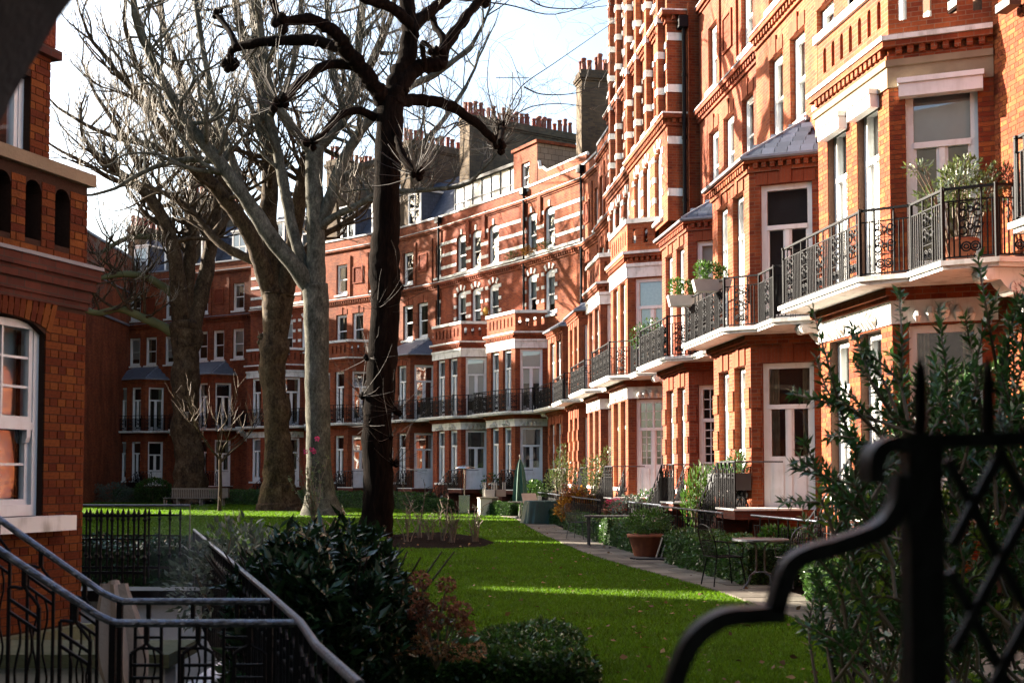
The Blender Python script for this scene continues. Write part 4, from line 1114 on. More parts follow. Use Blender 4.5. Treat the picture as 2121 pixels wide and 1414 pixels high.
# ------------------------------------------------------------------ near iron railings
def rail_thing(name,label,pts,bal,group=None,top='rail_worn',y_first=True,posts=()):
    t=empty(name,(pts[0][0],pts[0][1],0)); tag(t,label,'railing',group); o=Vector(pts[0]); o.z=0
    obj('handrail',MB().tube([Vector(p)-o for p in pts],.019,10),top,t,smooth=False)
    for kind,p,slope,ang in bal:
        def mk(s=slope):
            m=MB(); goblet(m,0,-1.0,-.012,s,1.0,.0085,6); return m.mesh('baluster')
        obj('baluster',cached(('gob',round(slope,2)),mk),'iron',t,Vector(p)-o,ang)
    for a,b in posts: obj('post',MB().bar(Vector(a)-o,Vector(b)-o,.03),'iron',t)
    return t
for Y,yl,yb,xb,xe,lab in ((6.0,1140,1290,225,618,'nearest black stair railing with wavy balusters across the lower left corner'),(7.0,1078,1245,238,560,'black stair railing with wavy balusters just behind the nearest one')):
    a=P(-60,yl-(yb-yl)*60/225,Y); b=P(xb-25,yb-18,Y); c=P(xb+18,yb,Y); d=P(xe,yb,Y)
    pts=[a,b,P(xb,yb-6,Y),c,d]; bal=[]
    slope=(b.z-a.z)/(b.x-a.x)
    x=c.x+.14
    while x<d.x-.05: bal.append(('l',(x,Y,c.z),0.0,0)); x+=.245
    x=b.x-.10
    while x>a.x: bal.append(('s',(x,Y,b.z+(x-b.x)*slope),slope,0)); x-=.245
    rail_thing('stair_railing',lab,pts,bal,posts=[((d.x,Y,d.z),(d.x,Y,-.1)),((c.x-.02,Y,c.z),(c.x-.02,Y,-.1))])
# railing running away from the camera between the lightwell and the shrubs
g=[P(745,1418,4.15),P(655,1336,5.1),P(622,1288,5.9),P(560,1232,7.2),P(480,1163,10.2),P(402,1097,16.2)]
bal=[]
gp_=resample([Vector(p) for p in g],.30)
for i,p in enumerate(gp_[1:-1]):
    t=gp_[i+2]-p; bal.append(('r',p-Vector((0,0,.01)),0.0,math.atan2(t.y,t.x)))
rail_thing('path_railing','worn shiny handrail on black balusters running away beside the laurel',g,bal,posts=[(g[2],(g[2].x,g[2].y,-.2)),(g[3],(g[3].x,g[3].y,-.2)),(g[5],(g[5].x,g[5].y,-.2))])
# lower strut of that railing
# spear-topped area fence beyond the house corner
def spear_fence(name,label,a,b,zt,zb,step,r):
    a=Vector(a); b=Vector(b); t=empty(name,(a.x,a.y,0)); tag(t,label,'fence'); o=Vector((a.x,a.y,0))
    d=(b-a); L=d.length; d.normalize()
    m=MB(); m.bar(a-o+Vector((0,0,zt-.1)),b-o+Vector((0,0,zt-.1)),.02,.03); m.bar(a-o+Vector((0,0,zb+.15)),b-o+Vector((0,0,zb+.15)),.02,.035); m.bar(a-o+Vector((0,0,zt-.4)),b-o+Vector((0,0,zt-.4)),.015,.02)
    obj('rail',m,'iron',t)
    bm_=cached(('spear',r,round(zt-zb,2)),lambda: MB().lathe([(r*.8,0),(r,.06),(r*.75,.1),(r*.75,.3),(r*1.5,.34),(r*.75,.38),(r*.75,(zt-zb)-.18),(r*1.4,(zt-zb)-.15),(r*.8,(zt-zb)-.12),(r*1.2,(zt-zb)-.07),(r*.2,zt-zb)],7).mesh('spear_bar'))
    k=int(L/step)
    for i in range(k+1): p=a-o+d*(L*i/k); obj('spear_bar',bm_,'iron',t,(p.x,p.y,zb))
    return t
spear_fence('spear_fence','black spear-topped iron fence across the lightwell beyond the brick corner',(-6.6,16.3,0),(-4.75,16.3,0),1.28,.30,.14,.022)
spear_fence('spear_fence','second black iron fence behind the spear-topped one, seen against the lawn',(-6.9,18.6,0),(-4.9,18.6,0),1.22,.2,.15,.02)
hr=[(-6.6,16.1,1.32),(-4.12,16.1,1.32),(-4.12,16.1,.4)]
t=empty('bridge_handrail',(-6.6,16.1,0)); tag(t,'thin level handrail along the top of the black iron fence','handrail')
obj('rail',MB().tube([Vector(p)-Vector((-6.6,16.1,0)) for p in hr],.016,8),'iron_grey',t)
# folded parasol leaning in the lightwell
pa=P(236,1208,8.2); pb=P(262,1440,8.0)
pz=empty('folded_parasol',pb); tag(pz,'folded beige parasol leaning in the lightwell behind the stair railings','parasol')
ax=pa-pb; prof=[]
mm_=MB(); ring=[]
K=14
for i in range(12):
    t_=i/11; c=ax*t_; rad=.09+.10*math.sin(math.pi*min(1,t_*1.05))**.7*(1-t_)**.35
    for q in range(K):
        a=2*math.pi*q/K; rr_=rad*(1.0 if q%2 else .62); mm_.v.append((c.x+rr_*math.cos(a),c.y+rr_*math.sin(a)*.8,c.z))
for i in range(11):
    for q in range(K): a=i*K+q; b=i*K+(q+1)%K; mm_.f.append((a,b,b+K,a+K))
obj('canopy',mm_,'canvas_beige',pz,smooth=False)
obj('pole',MB().tube([ax*-.1,ax*1.03],.022,8),'wood_grey',pz)
obj('tip',MB().tube([ax*.93,ax*1.02],[.05,.035],10),'canvas_beige',pz)

# ------------------------------------------------------------------ archway the camera stands in, and the open gate
ar=empty('entrance_arch',(.35,2.0,0)); tag(ar,'dark plastered archway whose curved edge cuts the upper left corner','archway')
K=28; cz=1.75; Rr=1.285; mb=MB(); HB=12.5; WB=11.0
prof=[(-Rr,0)]+[(-Rr*math.cos(math.pi*q/K),cz+Rr*math.sin(math.pi*q/K)) for q in range(K+1)]+[(Rr,0)]
outer=[(-2.4,0)]+[(-2.4+4.8*q/K,4.4) for q in range(K+1)]+[(2.4,0)]
for i in range(len(prof)-1):
    (x0,z0),(x1,z1)=prof[i],prof[i+1]; (X0,Z0),(X1,Z1)=outer[i],outer[i+1]
    mb.face((x0,0,z0),(x1,0,z1),(X1,0,Z1),(X0,0,Z0)); mb.face((x0,-9,z0),(x0,0,z0),(x1,0,z1),(x1,-9,z1))  # passage run behind the camera is added to darken the gate
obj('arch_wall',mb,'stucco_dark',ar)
mb=MB(); mb.face((-WB,0,-.2),(-2.4,0,-.2),(-2.4,0,HB),(-WB,0,HB)); mb.face((2.4,0,-.2),(WB,0,-.2),(WB,0,HB),(2.4,0,HB)); mb.face((-2.4,0,4.4),(2.4,0,4.4),(2.4,0,HB),(-2.4,0,HB))
mb.face((-WB,0,-.2),(-WB,0,HB),(-WB,-9,HB),(-WB,-9,-.2)); mb.face((WB,0,-.2),(WB,-9,-.2),(WB,-9,HB),(WB,0,HB)); mb.face((-WB,0,HB),(WB,0,HB),(WB,-9,HB),(-WB,-9,HB))
obj('sky_blocker_wall',mb,'stucco_dark',ar)  # unseen walls and roof added to block skylight from behind the camera
obj('passage_floor',MB().box(-1.28,1.28,-9,.2,-.006,.02),'paving_bed',ar)
GY=1.42
gt_=empty('iron_gate',(P(1908,1000,GY).x,GY,0)); tag(gt_,'blurred black iron lattice gate with a curved stay in the right foreground','gate'); go=Vector((P(1908,1000,GY).x,GY,0))
def gpts(l,dy=0): return [P(x,y,GY+dy)-go for x,y in l]
def sweep(mb,pts,w,dep):
    """flat bar along a path in the gate's plane"""
    pts=smooth_path(pts,5); n=len(pts); base=len(mb.v)
    for i,p in enumerate(pts):
        t=(pts[min(i+1,n-1)]-pts[max(i-1,0)]).normalized(); s=Vector((t.z,0,-t.x))*w/2
        for q in ((s,-dep/2),(s*-1,-dep/2),(s*-1,dep/2),(s,dep/2)): mb.v.append(tuple(p+q[0]+Vector((0,q[1],0))))
    for i in range(n-1):
        for q in range(4): a=base+i*4+q; b=base+i*4+(q+1)%4; mb.f.append((a,b,b+4,a+4))
    mb.f.append((base,base+1,base+2,base+3)); e=base+(n-1)*4; mb.f.append((e+3,e+2,e+1,e))
obj('post',MB().box(-.019,.019,-.019,.019,0,P(0,925,GY).z),'iron_rough',gt_)
mb=MB(); sweep(mb,gpts([(2400,908),(2200,908),(1990,912),(1870,916),(1822,928),(1806,955),(1806,1000)]),.0165,.05); obj('top_rail',mb,'iron_rough',gt_)
mb=MB(); sweep(mb,gpts([(1868,985),(1858,1045),(1822,1095),(1740,1128),(1672,1148),(1636,1172),(1618,1215),(1604,1262)]),.0185,.035)
sweep(mb,gpts([(1622,1268),(1560,1272),(1495,1280),(1440,1318),(1410,1372),(1388,1440),(1375,1520)]),.0185,.035); obj('curved_stay',mb,'iron_rough',gt_)
for x in (1906,2046,2190):
    p=P(x,915,GY)-go; q=P(x,740,GY)-go
    obj('finial',MB().tube([p,p.lerp(q,.25),p.lerp(q,.6),p.lerp(q,.85),q],[.0065,.0085,.008,.0065,.0012],8),'iron_rough',gt_)
for i in range(-9,7):
    a=P(1955+i*118,930,GY)-go; b=P(1955+i*118+330,1560,GY)-go
    for s in (1,-1):
        if s==1: p,q=a,b
        else: p=P(1955+(i+3)*118,930,GY)-go; q=P(1955+(i+3)*118-330,1560,GY)-go
        x0=P(1950,0,GY).x-go.x; x1=P(2420,0,GY).x-go.x
        def clip(p,q):
            if max(p.x,q.x)<x0 or min(p.x,q.x)>x1: return None
            f=lambda x:(x-p.x)/(q.x-p.x); ts=sorted((f(x0),f(x1))); t0=max(0,ts[0]); t1=min(1,ts[1])
            return (p.lerp(q,t0),p.lerp(q,t1)) if t1>t0+.02 else None
        c=clip(p,q)
        if c: obj('lattice_bar',MB().bar(c[0]+Vector((0,.006*s,0)),c[1]+Vector((0,.006*s,0)),.011,.008,up=(0,1,0)),'iron_rough',gt_)
obj('hinge_post',MB().box(P(2420,0,GY).x-go.x,P(2420,0,GY).x-go.x+.06,-.03,.03,0,2.0),'iron_rough',gt_)
# ------------------------------------------------------------------ trees
class Tree:
    def __init__(s,name,label,base,depth,bark,twig,seed):
        s.root=empty(name,base); tag(s.root,label,'tree'); s.o=Vector(base); s.D=depth; s.bark=bark; s.rnd=random.Random(seed)
        s.tw=MB(); s.fine=MB(); s.twm=twig; s.tips=[]
    def px(s,x,y,dz=0): return P(x,y,s.D+dz)-s.o
    def limb(s,pts,name='limb',rough=.06,n=10,mat=None,k=5):
        """pts: (px,py,radius px[,depth offset m])"""
        w=[s.px(p[0],p[1],p[3] if len(p)>3 else 0) for p in pts]; sc=s.D/FPX
        path=smooth_path(w,k); rad=[r*sc for r in lerp_list([p[2] for p in pts],k)]
        for i in range(1,len(path)-1): path[i]=path[i]+Vector((s.rnd.uniform(-1,1),s.rnd.uniform(-1,1),0))*rad[i]*rough*(.25 if max(rad)>.3 else 1)
        big=max(rad)>.3; m=MB().tube(path,rad,n*2 if big else n); nn=n*2 if big else n; off=Vector((s.rnd.uniform(0,50),0,0))
        for i,v in enumerate(m.v):
            c=path[min(i//nn,len(path)-1)]; d=Vector(v)-c; f=1.6/max(.25,min(1.2,rad[min(i//nn,len(rad)-1)]*1.6)); q=Vector(v)*f+off
            k=mnoise.noise(q*.55)*1.3+mnoise.noise(q*1.3)*.8; m.v[i]=tuple(c+d*(1+rough*2.2*k))
        obj(name,m,mat or s.bark,s.root,smooth=True)
        s.tips.append((path[-1],(path[-1]-path[-3]).normalized(),rad[-1])); return path,rad
    def grow(s,p,d,L,r,lev,up=.25,wig=.35,kids=(2,4),fork=.62,minr=.006):
        n=5; pts=[p]; rr=[r]; dd=d.normalized(); spots=[]
        for i in range(n):
            dd=(dd+Vector((s.rnd.gauss(0,wig),s.rnd.gauss(0,wig),s.rnd.gauss(0,wig)))*.5+Vector((0,0,up))*.5).normalized()
            p=p+dd*L/n; pts.append(p); rr.append(max(minr*.5,r*(1-.55*(i+1)/n))); spots.append((p.copy(),dd.copy(),rr[-1]))
        (s.tw if r>.02 else s.fine).tube(pts,rr,6 if r>.05 else (4 if r>.015 else 3),False)
        if lev<=0: return
        for i in range(s.rnd.randint(*kids)):
            q,dq,rq=spots[s.rnd.randint(1,n-1)]
            side=Vector((s.rnd.uniform(-1,1),s.rnd.uniform(-1,1),s.rnd.uniform(-.3,1)))
            s.grow(q,(dq*.55+side*.75),L*fork*s.rnd.uniform(.7,1.15),rq*.7,lev-1,up,wig,kids,fork,minr)
        s.grow(spots[-1][0],spots[-1][1],L*fork,rr[-1],lev-1,up,wig,kids,fork,minr)
    def knuckle(s,p,r,n,L,up=.35,down=False,tr=1.0):
        """a pollard knuckle with a spray of straight shoots"""
        m=s.tw; 
        for i in range(6):
            q=p+Vector((s.rnd.uniform(-1,1),s.rnd.uniform(-1,1),s.rnd.uniform(-1,1)))*r*.8; r2=r*s.rnd.uniform(.35,.75); m.lathe([(r2*.2,-r2*.9),(r2*.8,-r2*.45),(r2*.95,.05*r2),(r2*.7,r2*.6),(r2*.2,r2*1.2)],6,tuple(q))
        for i in range(int(n*1.6)):
            a=s.rnd.uniform(0,2*math.pi); e=s.rnd.uniform(-.35,1.2) if not down else s.rnd.uniform(-1.0,.5)
            d=Vector((math.cos(a)*math.cos(e),math.sin(a)*math.cos(e),math.sin(e))); l=L*s.rnd.uniform(.4,1.35); pts=[p]; q=p
            for k in range(4):
                d=(d+Vector((s.rnd.gauss(0,.1),s.rnd.gauss(0,.1),up*.35))).normalized(); q=q+d*l/4; pts.append(q)
            s.fine.tube(pts,[.013*tr,.011*tr,.009*tr,.007*tr,.004*tr],3,False)
    def done(s,fine=None):
        if s.tw.v: obj('branches',s.tw.mesh('branches',True,False),s.bark,s.root,kind='stuff')
        if s.fine.v: obj('twigs',s.fine.mesh('twigs',True,False),fine or s.twm,s.root,kind='stuff')

def Z2(x,y): return (530+x/3.01, y/3.01)        # helper for points noted on an enlarged strip of the photograph
# --- dark lime-like tree in the centre
b=P(778,1122,35); b.z=0
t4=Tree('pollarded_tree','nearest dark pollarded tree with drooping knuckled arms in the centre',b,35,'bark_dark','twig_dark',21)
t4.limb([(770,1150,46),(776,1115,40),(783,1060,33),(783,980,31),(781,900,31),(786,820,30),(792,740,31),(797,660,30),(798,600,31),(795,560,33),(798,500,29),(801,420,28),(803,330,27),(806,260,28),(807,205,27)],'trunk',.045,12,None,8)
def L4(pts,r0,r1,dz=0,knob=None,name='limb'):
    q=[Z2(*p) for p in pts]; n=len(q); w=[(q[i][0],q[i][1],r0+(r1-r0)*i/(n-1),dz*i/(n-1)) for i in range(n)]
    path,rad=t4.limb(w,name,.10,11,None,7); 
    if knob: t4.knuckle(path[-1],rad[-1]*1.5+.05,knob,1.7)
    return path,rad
a1,_=L4([(800,640),(770,590),(720,510),(640,400),(560,310),(520,230),(430,160),(330,120),(200,130),(150,150)],20,9,-2.2,14)
L4([(150,150),(130,90),(105,0),(95,-60)],9,7,-1,8)
L4([(600,350),(480,290),(330,250),(150,255),(0,270),(-100,290),(-150,320),(-160,420)],13,8,1.5,16)
L4([(-120,300),(-160,200),(-240,100)],8,5,1,12)
L4([(620,410),(520,400),(430,410),(330,470),(240,550),(180,620),(150,650)],11,7,-3,26)
L4([(740,735),(650,690),(540,710),(470,770),(400,850),(340,885)],9,6,-2,30)
L4([(840,640),(880,520),(930,400),(960,200),(940,0),(930,-120)],25,13,.5,10)
L4([(955,190),(1050,100),(1180,0),(1260,-80)],15,9,2,10)
L4([(960,150),(850,50),(700,0),(600,-50)],13,8,-1.5,10)
L4([(900,560),(960,450),(1050,410),(1150,395),(1165,320),(1240,200),(1330,80),(1410,-10)],19,9,1.5,12)
L4([(1160,330),(1165,240),(1120,170),(1100,110)],9,6,1,8)
L4([(1050,400),(1040,270),(1090,300),(1110,340)],6,5,-.5,4)
L4([(860,650),(920,630),(1000,622),(1180,650),(1320,730),(1430,820),(1520,905)],15,9,2.5,26)
L4([(1520,890),(1535,820),(1530,790)],7,5,2.6,20)
L4([(880,745),(885,860),(920,980),(1000,1085)],8,7,-1.5,34)
for (x,y) in ((825,590),(765,740),(822,850),(762,880),(815,960)):
    p=t4.px(x,y,-.1); t4.knuckle(p,.13,14,1.3,.1,tr=.6)
for (x,y) in ((868,905),(690,820),(840,640)): t4.knuckle(t4.px(x+(-60 if x>800 else 60),y,-.2),.1,14,1.5,.25,tr=.6)
# long arching shoots against the sky
for pts in ([(1035,270),(1060,215),(1085,175),(1150,130),(1280,40)],[(1085,180),(1120,195),(1180,195),(1250,180)],[(1040,265),(1090,225),(1160,215),(1230,225)],[(1035,270),(1010,180),(1015,100)],[(1030,270),(1080,200),(1060,120)],[(950,0),(1050,10),(1150,30),(1270,-10)],[(1090,-5),(1130,15),(1200,18),(1275,10)]):
    path=smooth_path([t4.px(x,y,2.5) for x,y in pts],5); t4.fine.tube(path,[.03-.022*i/len(path) for i in range(len(path))],4,False)
    for q in path[2::2]:
        for _ in range(2): t4.grow(q,Vector((t4.rnd.uniform(-1,1),t4.rnd.uniform(-.6,.6),t4.rnd.uniform(-.6,1))),t4.rnd.uniform(.4,1.0),.008,1,.05,.4,(1,2))
t4.done()

# --- pale plane, the middle one
b=P(662,1066,54); b.z=0
t3=Tree('plane_tree','pale smooth plane tree with a forked upright trunk left of the dark one',b,54,'bark_pale','twig_pale',5)
t3.limb([(668,1085,58),(667,1062,45),(664,1020,30),(661,960,26),(659,880,25),(657,800,25),(656,720,25),(655,640,26),(652,590,27)],'trunk',.03,12,None,8)
t3.limb([(654,600,21),(655,520,19),(652,430,18),(650,350,18),(651,305,19)],'trunk',.04,12)
def L3(pts,r0,r1,dz=0,grow=(3,2.6,.05)):
    n=len(pts); w=[(p[0],p[1],.86*(r0+(r1-r0)*i/(n-1)),dz*i/(n-1)) for i,p in enumerate(pts)]
    path,rad=t3.limb(w,'limb',.06,9)
    for i in range(len(path)*2//5,len(path),2):
        for _ in range(2):
            if t3.rnd.random()<.9: t3.grow(path[i],Vector((t3.rnd.uniform(-1,1),t3.rnd.uniform(-1,1),t3.rnd.uniform(-.2,1))),t3.rnd.uniform(1.6,3.2),max(.025,rad[i]*.42),3 if t3.rnd.random()<.5 else 2,.3,.4)
    t3.grow(path[-1],(path[-1]-path[-2]),grow[1],rad[-1],grow[0],.3,.3); return path,rad
L3([(645,600),(605,545),(550,475),(505,405),(450,330),(400,270),(350,190),(300,90),(280,20)],22,8,-3)
L3([(640,590),(612,500),(596,430),(580,340),(560,250),(540,150),(525,40),(520,-40)],16,8,2)
L3([(648,320),(625,290),(596,250),(565,205),(550,130),(535,20),(530,-60)],14,7,-2)
L3([(655,310),(690,275),(714,232),(726,185),(740,120),(750,30),(755,-50)],14,8,2)
L3([(663,470),(685,410),(705,345),(735,290),(765,250),(830,190),(900,155),(960,110)],17,6,-1)
L3([(690,390),(740,350),(800,330),(870,300),(925,240),(965,180)],11,5,3)
L3([(655,480),(690,450),(740,425),(790,400),(860,395),(930,390)],10,5,-2)
L3([(560,240),(600,160),(620,60),(625,-50)],9,6,1)
L3([(714,230),(690,150),(680,50),(675,-60)],9,6,-1)
L3([(450,335),(400,330),(340,340),(290,360),(240,390)],9,4,-1)
L3([(505,405),(470,300),(440,200),(420,100),(405,0)],11,6,2)
t3.done()
# --- burred plane behind it
b=P(577,1056,61); b.z=0
t2=Tree('plane_tree','brown burred plane trunk between the pale plane and the bench tree',b,61,'bark_plane','twig_pale',9)
t2.limb([(578,1070,50),(577,1050,41),(576,1000,32),(576,940,28),(574,870,26),(570,810,26),(566,760,31),(570,700,28),(573,650,30),(575,610,33)],'trunk',.085,12,None,9)
def LG(T,pts,r0,r1,dz=0,L=2.8,lev=3,mat=None,up=.3):
    n=len(pts); w=[(p[0],p[1],r0+(r1-r0)*i/(n-1),dz*i/(n-1)) for i,p in enumerate(pts)]
    path,rad=T.limb(w,'limb',.07,9,mat)
    for i in range(len(path)*2//5,len(path),2):
        for _ in range(2): T.grow(path[i],Vector((T.rnd.uniform(-1,1),T.rnd.uniform(-1,1),T.rnd.uniform(-.2,1))),T.rnd.uniform(1.6,3.2),max(.025,rad[i]*.42),3 if T.rnd.random()<.5 else 2,up,.4)
    T.grow(path[-1],(path[-1]-path[-2]),L,rad[-1],lev,up,.3); return path,rad
LG(t2,[(562,620),(545,560),(520,490),(480,430),(430,370),(380,330),(330,260),(280,190),(240,150)],20,6,-3)
LG(t2,[(570,615),(562,540),(555,460),(560,380),(555,290),(540,180),(500,60),(480,-40)],24,8,2)
LG(t2,[(590,610),(602,540),(612,470),(625,390),(640,330),(700,250),(760,150),(800,60)],20,7,-2)
LG(t2,[(540,545),(480,520),(440,490),(400,440),(340,400),(290,380)],11,4,2)
LG(t2,[(600,560),(650,500),(700,470),(745,440)],10,5,1)
LG(t2,[(480,430),(440,300),(390,200),(340,60),(330,-20)],12,6,3)
LG(t2,[(430,370),(360,250),(300,180),(260,60)],10,5,-2)
LG(t2,[(380,330),(310,300),(240,285),(180,260)],8,4,1)
for (x,y) in ((545,705),(550,760)): t2.knuckle(t2.px(x,y,-.2),.28,4,.8)
t2.done()
# --- bench tree at the left
b=P(394,1024,74); b.z=0
t1=Tree('plane_tree','stout burred plane tree behind the bench at the left of the lawn',b,74,'bark_plane','twig_pale',13)
t1.limb([(398,1040,40),(396,1015,35),(393,960,31),(387,900,29),(384,850,27),(382,790,27),(383,740,28),(386,700,30),(388,672,31)],'trunk',.085,12,None,9)
LG(t1,[(380,690),(372,630),(366,560),(352,490),(325,430),(290,390),(250,360),(210,330)],20,6,-3)
LG(t1,[(395,690),(412,620),(428,560),(440,490),(452,410),(455,330),(450,250)],20,7,2)
LG(t1,[(384,680),(388,610),(392,540),(398,470),(400,390),(395,300)],17,6,0)
LG(t1,[(375,700),(335,675),(300,660),(250,640),(205,648),(165,640)],11,5,-2,1.5,2,'bark_moss')
LG(t1,[(370,620),(340,595),(300,573),(250,568),(205,577),(150,590)],10,4,-3,1.5,2,'bark_moss')
LG(t1,[(352,500),(310,490),(260,495),(215,520)],8,4,1,1.5,2,'bark_moss')
LG(t1,[(440,490),(480,440),(520,420)],9,5,1)
LG(t1,[(325,430),(290,350),(240,260),(200,200)],9,4,2)
LG(t1,[(290,390),(230,370),(180,340),(140,320)],7,3,-1)
t1.done()

# ------------------------------------------------------------------ foliage
def leaf_mesh_unit(name='leaf',fold=.10,w=.30,curl=-.08):
    v=[(0,0,0),(.35,w/2,fold*.5),(.35,-w/2,fold*.5),(.35,0,0),(.75,w*.36,fold*.35+curl*.4),(.75,-w*.36,fold*.35+curl*.4),(.75,0,curl*.4),(1,0,curl)]
    f=[(0,3,1),(0,2,3),(1,3,6,4),(3,2,5,6),(4,6,7),(6,5,7)]
    me=bpy.data.meshes.new(name); me.from_pydata([(a,b,c) for a,b,c in v],[],f); me.polygons.foreach_set('use_smooth',[True]*len(f)); me.update(); return me
def leaf_frames(D,roll=None,up_bias=.6):
    D=D/np.linalg.norm(D,axis=1)[:,None]; up=np.tile(np.array([0,0,1.0]),(len(D),1))+rng.normal(0,up_bias,(len(D),3))
    S=np.cross(up,D); S/=np.maximum(np.linalg.norm(S,axis=1),1e-6)[:,None]; N=np.cross(D,S); return D,S,N
def leaves_joined(name,Pn,Dn,size,w,mat,parent,simple_=False,kind='stuff'):
    D,S,N=leaf_frames(Dn); n=len(Pn); s=size[:,None]
    if simple_:
        T=[(0,0,0),(.5,.5*w,.08),(1,0,0),(.5,-.5*w,.08)]; Fc=np.array([[0,1,2,3]])
    else:
        T=[(0,0,0),(.4,.5*w,.06),(1,0,-.06),(.4,-.5*w,.06),(.45,0,0)]; Fc=np.array([[0,4,1,-1],[1,4,2,-1],[2,4,3,-1],[3,4,0,-1]])
    V=np.stack([Pn+s*(a*D+b*S+c*N) for a,b,c in T],1).reshape(-1,3)
    k=len(T); me=bpy.data.meshes.new(name)
    fs=Fc[0][Fc[0]>=0].size; faces=np.array([[i for i in f if i>=0] for f in Fc])
    idx=(np.arange(n)[:,None,None]*k+faces[None]).reshape(-1,fs)
    me.vertices.add(len(V)); me.vertices.foreach_set('co',V.ravel().astype(np.float32))
    me.loops.add(idx.size); me.loops.foreach_set('vertex_index',idx.ravel().astype(np.int32))
    me.polygons.add(len(idx)); me.polygons.foreach_set('loop_start',np.arange(0,idx.size,fs,dtype=np.int32)); 
    me.update(calc_edges=True)
    at=me.attributes.new('tint','FLOAT','FACE'); at.data.foreach_set('value',np.repeat(rng.random(n),len(faces)).astype(np.float32))
    return obj(name,me,mat,parent,kind=kind)
def leaf_objects(Pn,Dn,size,mat,parent,unit):
    D,S,N=leaf_frames(Dn)
    for i in range(len(Pn)):
        o=obj('leaf',unit,mat,parent); s=size[i]
        o.matrix_local=Matrix(((D[i,0]*s,S[i,0]*s,N[i,0]*s,Pn[i,0]),(D[i,1]*s,S[i,1]*s,N[i,1]*s,Pn[i,1]),(D[i,2]*s,S[i,2]*s,N[i,2]*s,Pn[i,2]),(0,0,0,1)))
def blob_points(n,centers,radii,shell=.55):
    """points through a union of ellipsoids, denser near the surface"""
    c=np.array(centers,float); r=np.array(radii,float); vol=r.prod(1); k=rng.choice(len(c),n,p=vol/vol.sum())
    d=rng.normal(0,1,(n,3)); d/=np.linalg.norm(d,axis=1)[:,None]; q=rng.uniform(shell**3,1,n)**(1/3)
    return c[k]+d*r[k]*q[:,None], d
def shrub(name,label,base,centers,radii,n,size,w,mat,stem=True,own=0,unit=None,cat='shrub',up=.5,group=None,simple_=False,stem_mat='twig',shell=.5,own_mat=None):
    t=empty(name,base); tag(t,label,cat,group)
    Pn,d=blob_points(n,centers,radii,shell); keep=Pn[:,2]>.02; Pn=Pn[keep]; d=d[keep]
    Dn=d+rng.normal(0,.45,d.shape)+np.array([0,0,up]); sz=size*rng.uniform(.6,1.25,len(Pn))
    if own:
        score=-(Pn[:,1]+base[1])+Pn[:,2]*.3+d[:,1]*-.6; order=np.argsort(-score); a=order[:own]; bI=order[own:]
        leaf_objects(Pn[a],Dn[a],sz[a],own_mat or mat,t,unit); leaves_joined('foliage',Pn[bI],Dn[bI],sz[bI],w,mat,t,simple_)
    else: leaves_joined('foliage',Pn,Dn,sz,w,mat,t,simple_)
    if stem:
        m=MB(); rs=random.Random(len(Pn))
        for c,r in zip(centers,radii):
            for _ in range(4):
                e=Vector(c)+Vector((rs.uniform(-.6,.6)*r[0],rs.uniform(-.6,.6)*r[1],rs.uniform(0,.7)*r[2])); f=Vector((c[0]*.15+rs.uniform(-.05,.05),c[1]*.15+rs.uniform(-.05,.05),0))
                m.tube(smooth_path([f,f.lerp(e,.5)+Vector((rs.uniform(-.1,.1),rs.uniform(-.1,.1),.05)),e],3),[.016,.014,.012,.011,.009,.007,.005],5,False)
        obj('stems',m.mesh('stems',True,False),stem_mat,t)
    return t
def hedge(label,poly_c,L,W,H,ang,n=5000,size=.045,mat='box_leaf',z=0):
    n=int(n*1.5)
    """clipped box hedge: leaves all over a slightly lumpy block"""
    t=empty('box_hedge',(poly_c[0],poly_c[1],z),ang); tag(t,label,'hedge')
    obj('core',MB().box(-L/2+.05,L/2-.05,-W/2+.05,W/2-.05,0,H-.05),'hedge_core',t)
    A=np.array([L*H,L*H,W*H,W*H,L*W]); f=rng.choice(5,n,p=A/A.sum()); a=rng.uniform(-.5,.5,n); bq=rng.uniform(0,1,n)
    Pn=np.zeros((n,3)); Nn=np.zeros((n,3))
    for k,(ax,sg) in enumerate((('y',-1),('y',1),('x',-1),('x',1),('z',1))):
        m=f==k
        if ax=='y': Pn[m]=np.stack([a[m]*L,np.full(m.sum(),sg*W/2),bq[m]*H],1); Nn[m]=(0,sg,0)
        elif ax=='x': Pn[m]=np.stack([np.full(m.sum(),sg*L/2),a[m]*W,bq[m]*H],1); Nn[m]=(sg,0,0)
        else: Pn[m]=np.stack([a[m]*L,(bq[m]-.5)*W,np.full(m.sum(),H)],1); Nn[m]=(0,0,1)
    lump=.03*(np.sin(Pn[:,0]*7.1+Pn[:,2]*5)+np.sin(Pn[:,1]*9.3+Pn[:,0]*3.7+Pn[:,2]*8))
    # round the top edges
    ex=np.maximum(0,Pn[:,2]-(H-.08))/.08
    Pn[:,0]-=np.sign(Pn[:,0])*ex*.03; Pn[:,1]-=np.sign(Pn[:,1])*ex*.03
    Pn+=Nn*(lump[:,None]+rng.uniform(-.03,.02,(n,1)))
    Dn=Nn*.6+rng.normal(0,1.0,(n,3))+np.array([0,0,.15])
    leaves_joined('foliage',Pn,Dn,size*rng.uniform(.7,1.3,n),.6,mat,t,True); return t
UNIT_L=leaf_mesh_unit('leaf',.12,.32,-.10); UNIT_B=leaf_mesh_unit('leaf',.08,.34,-.04)

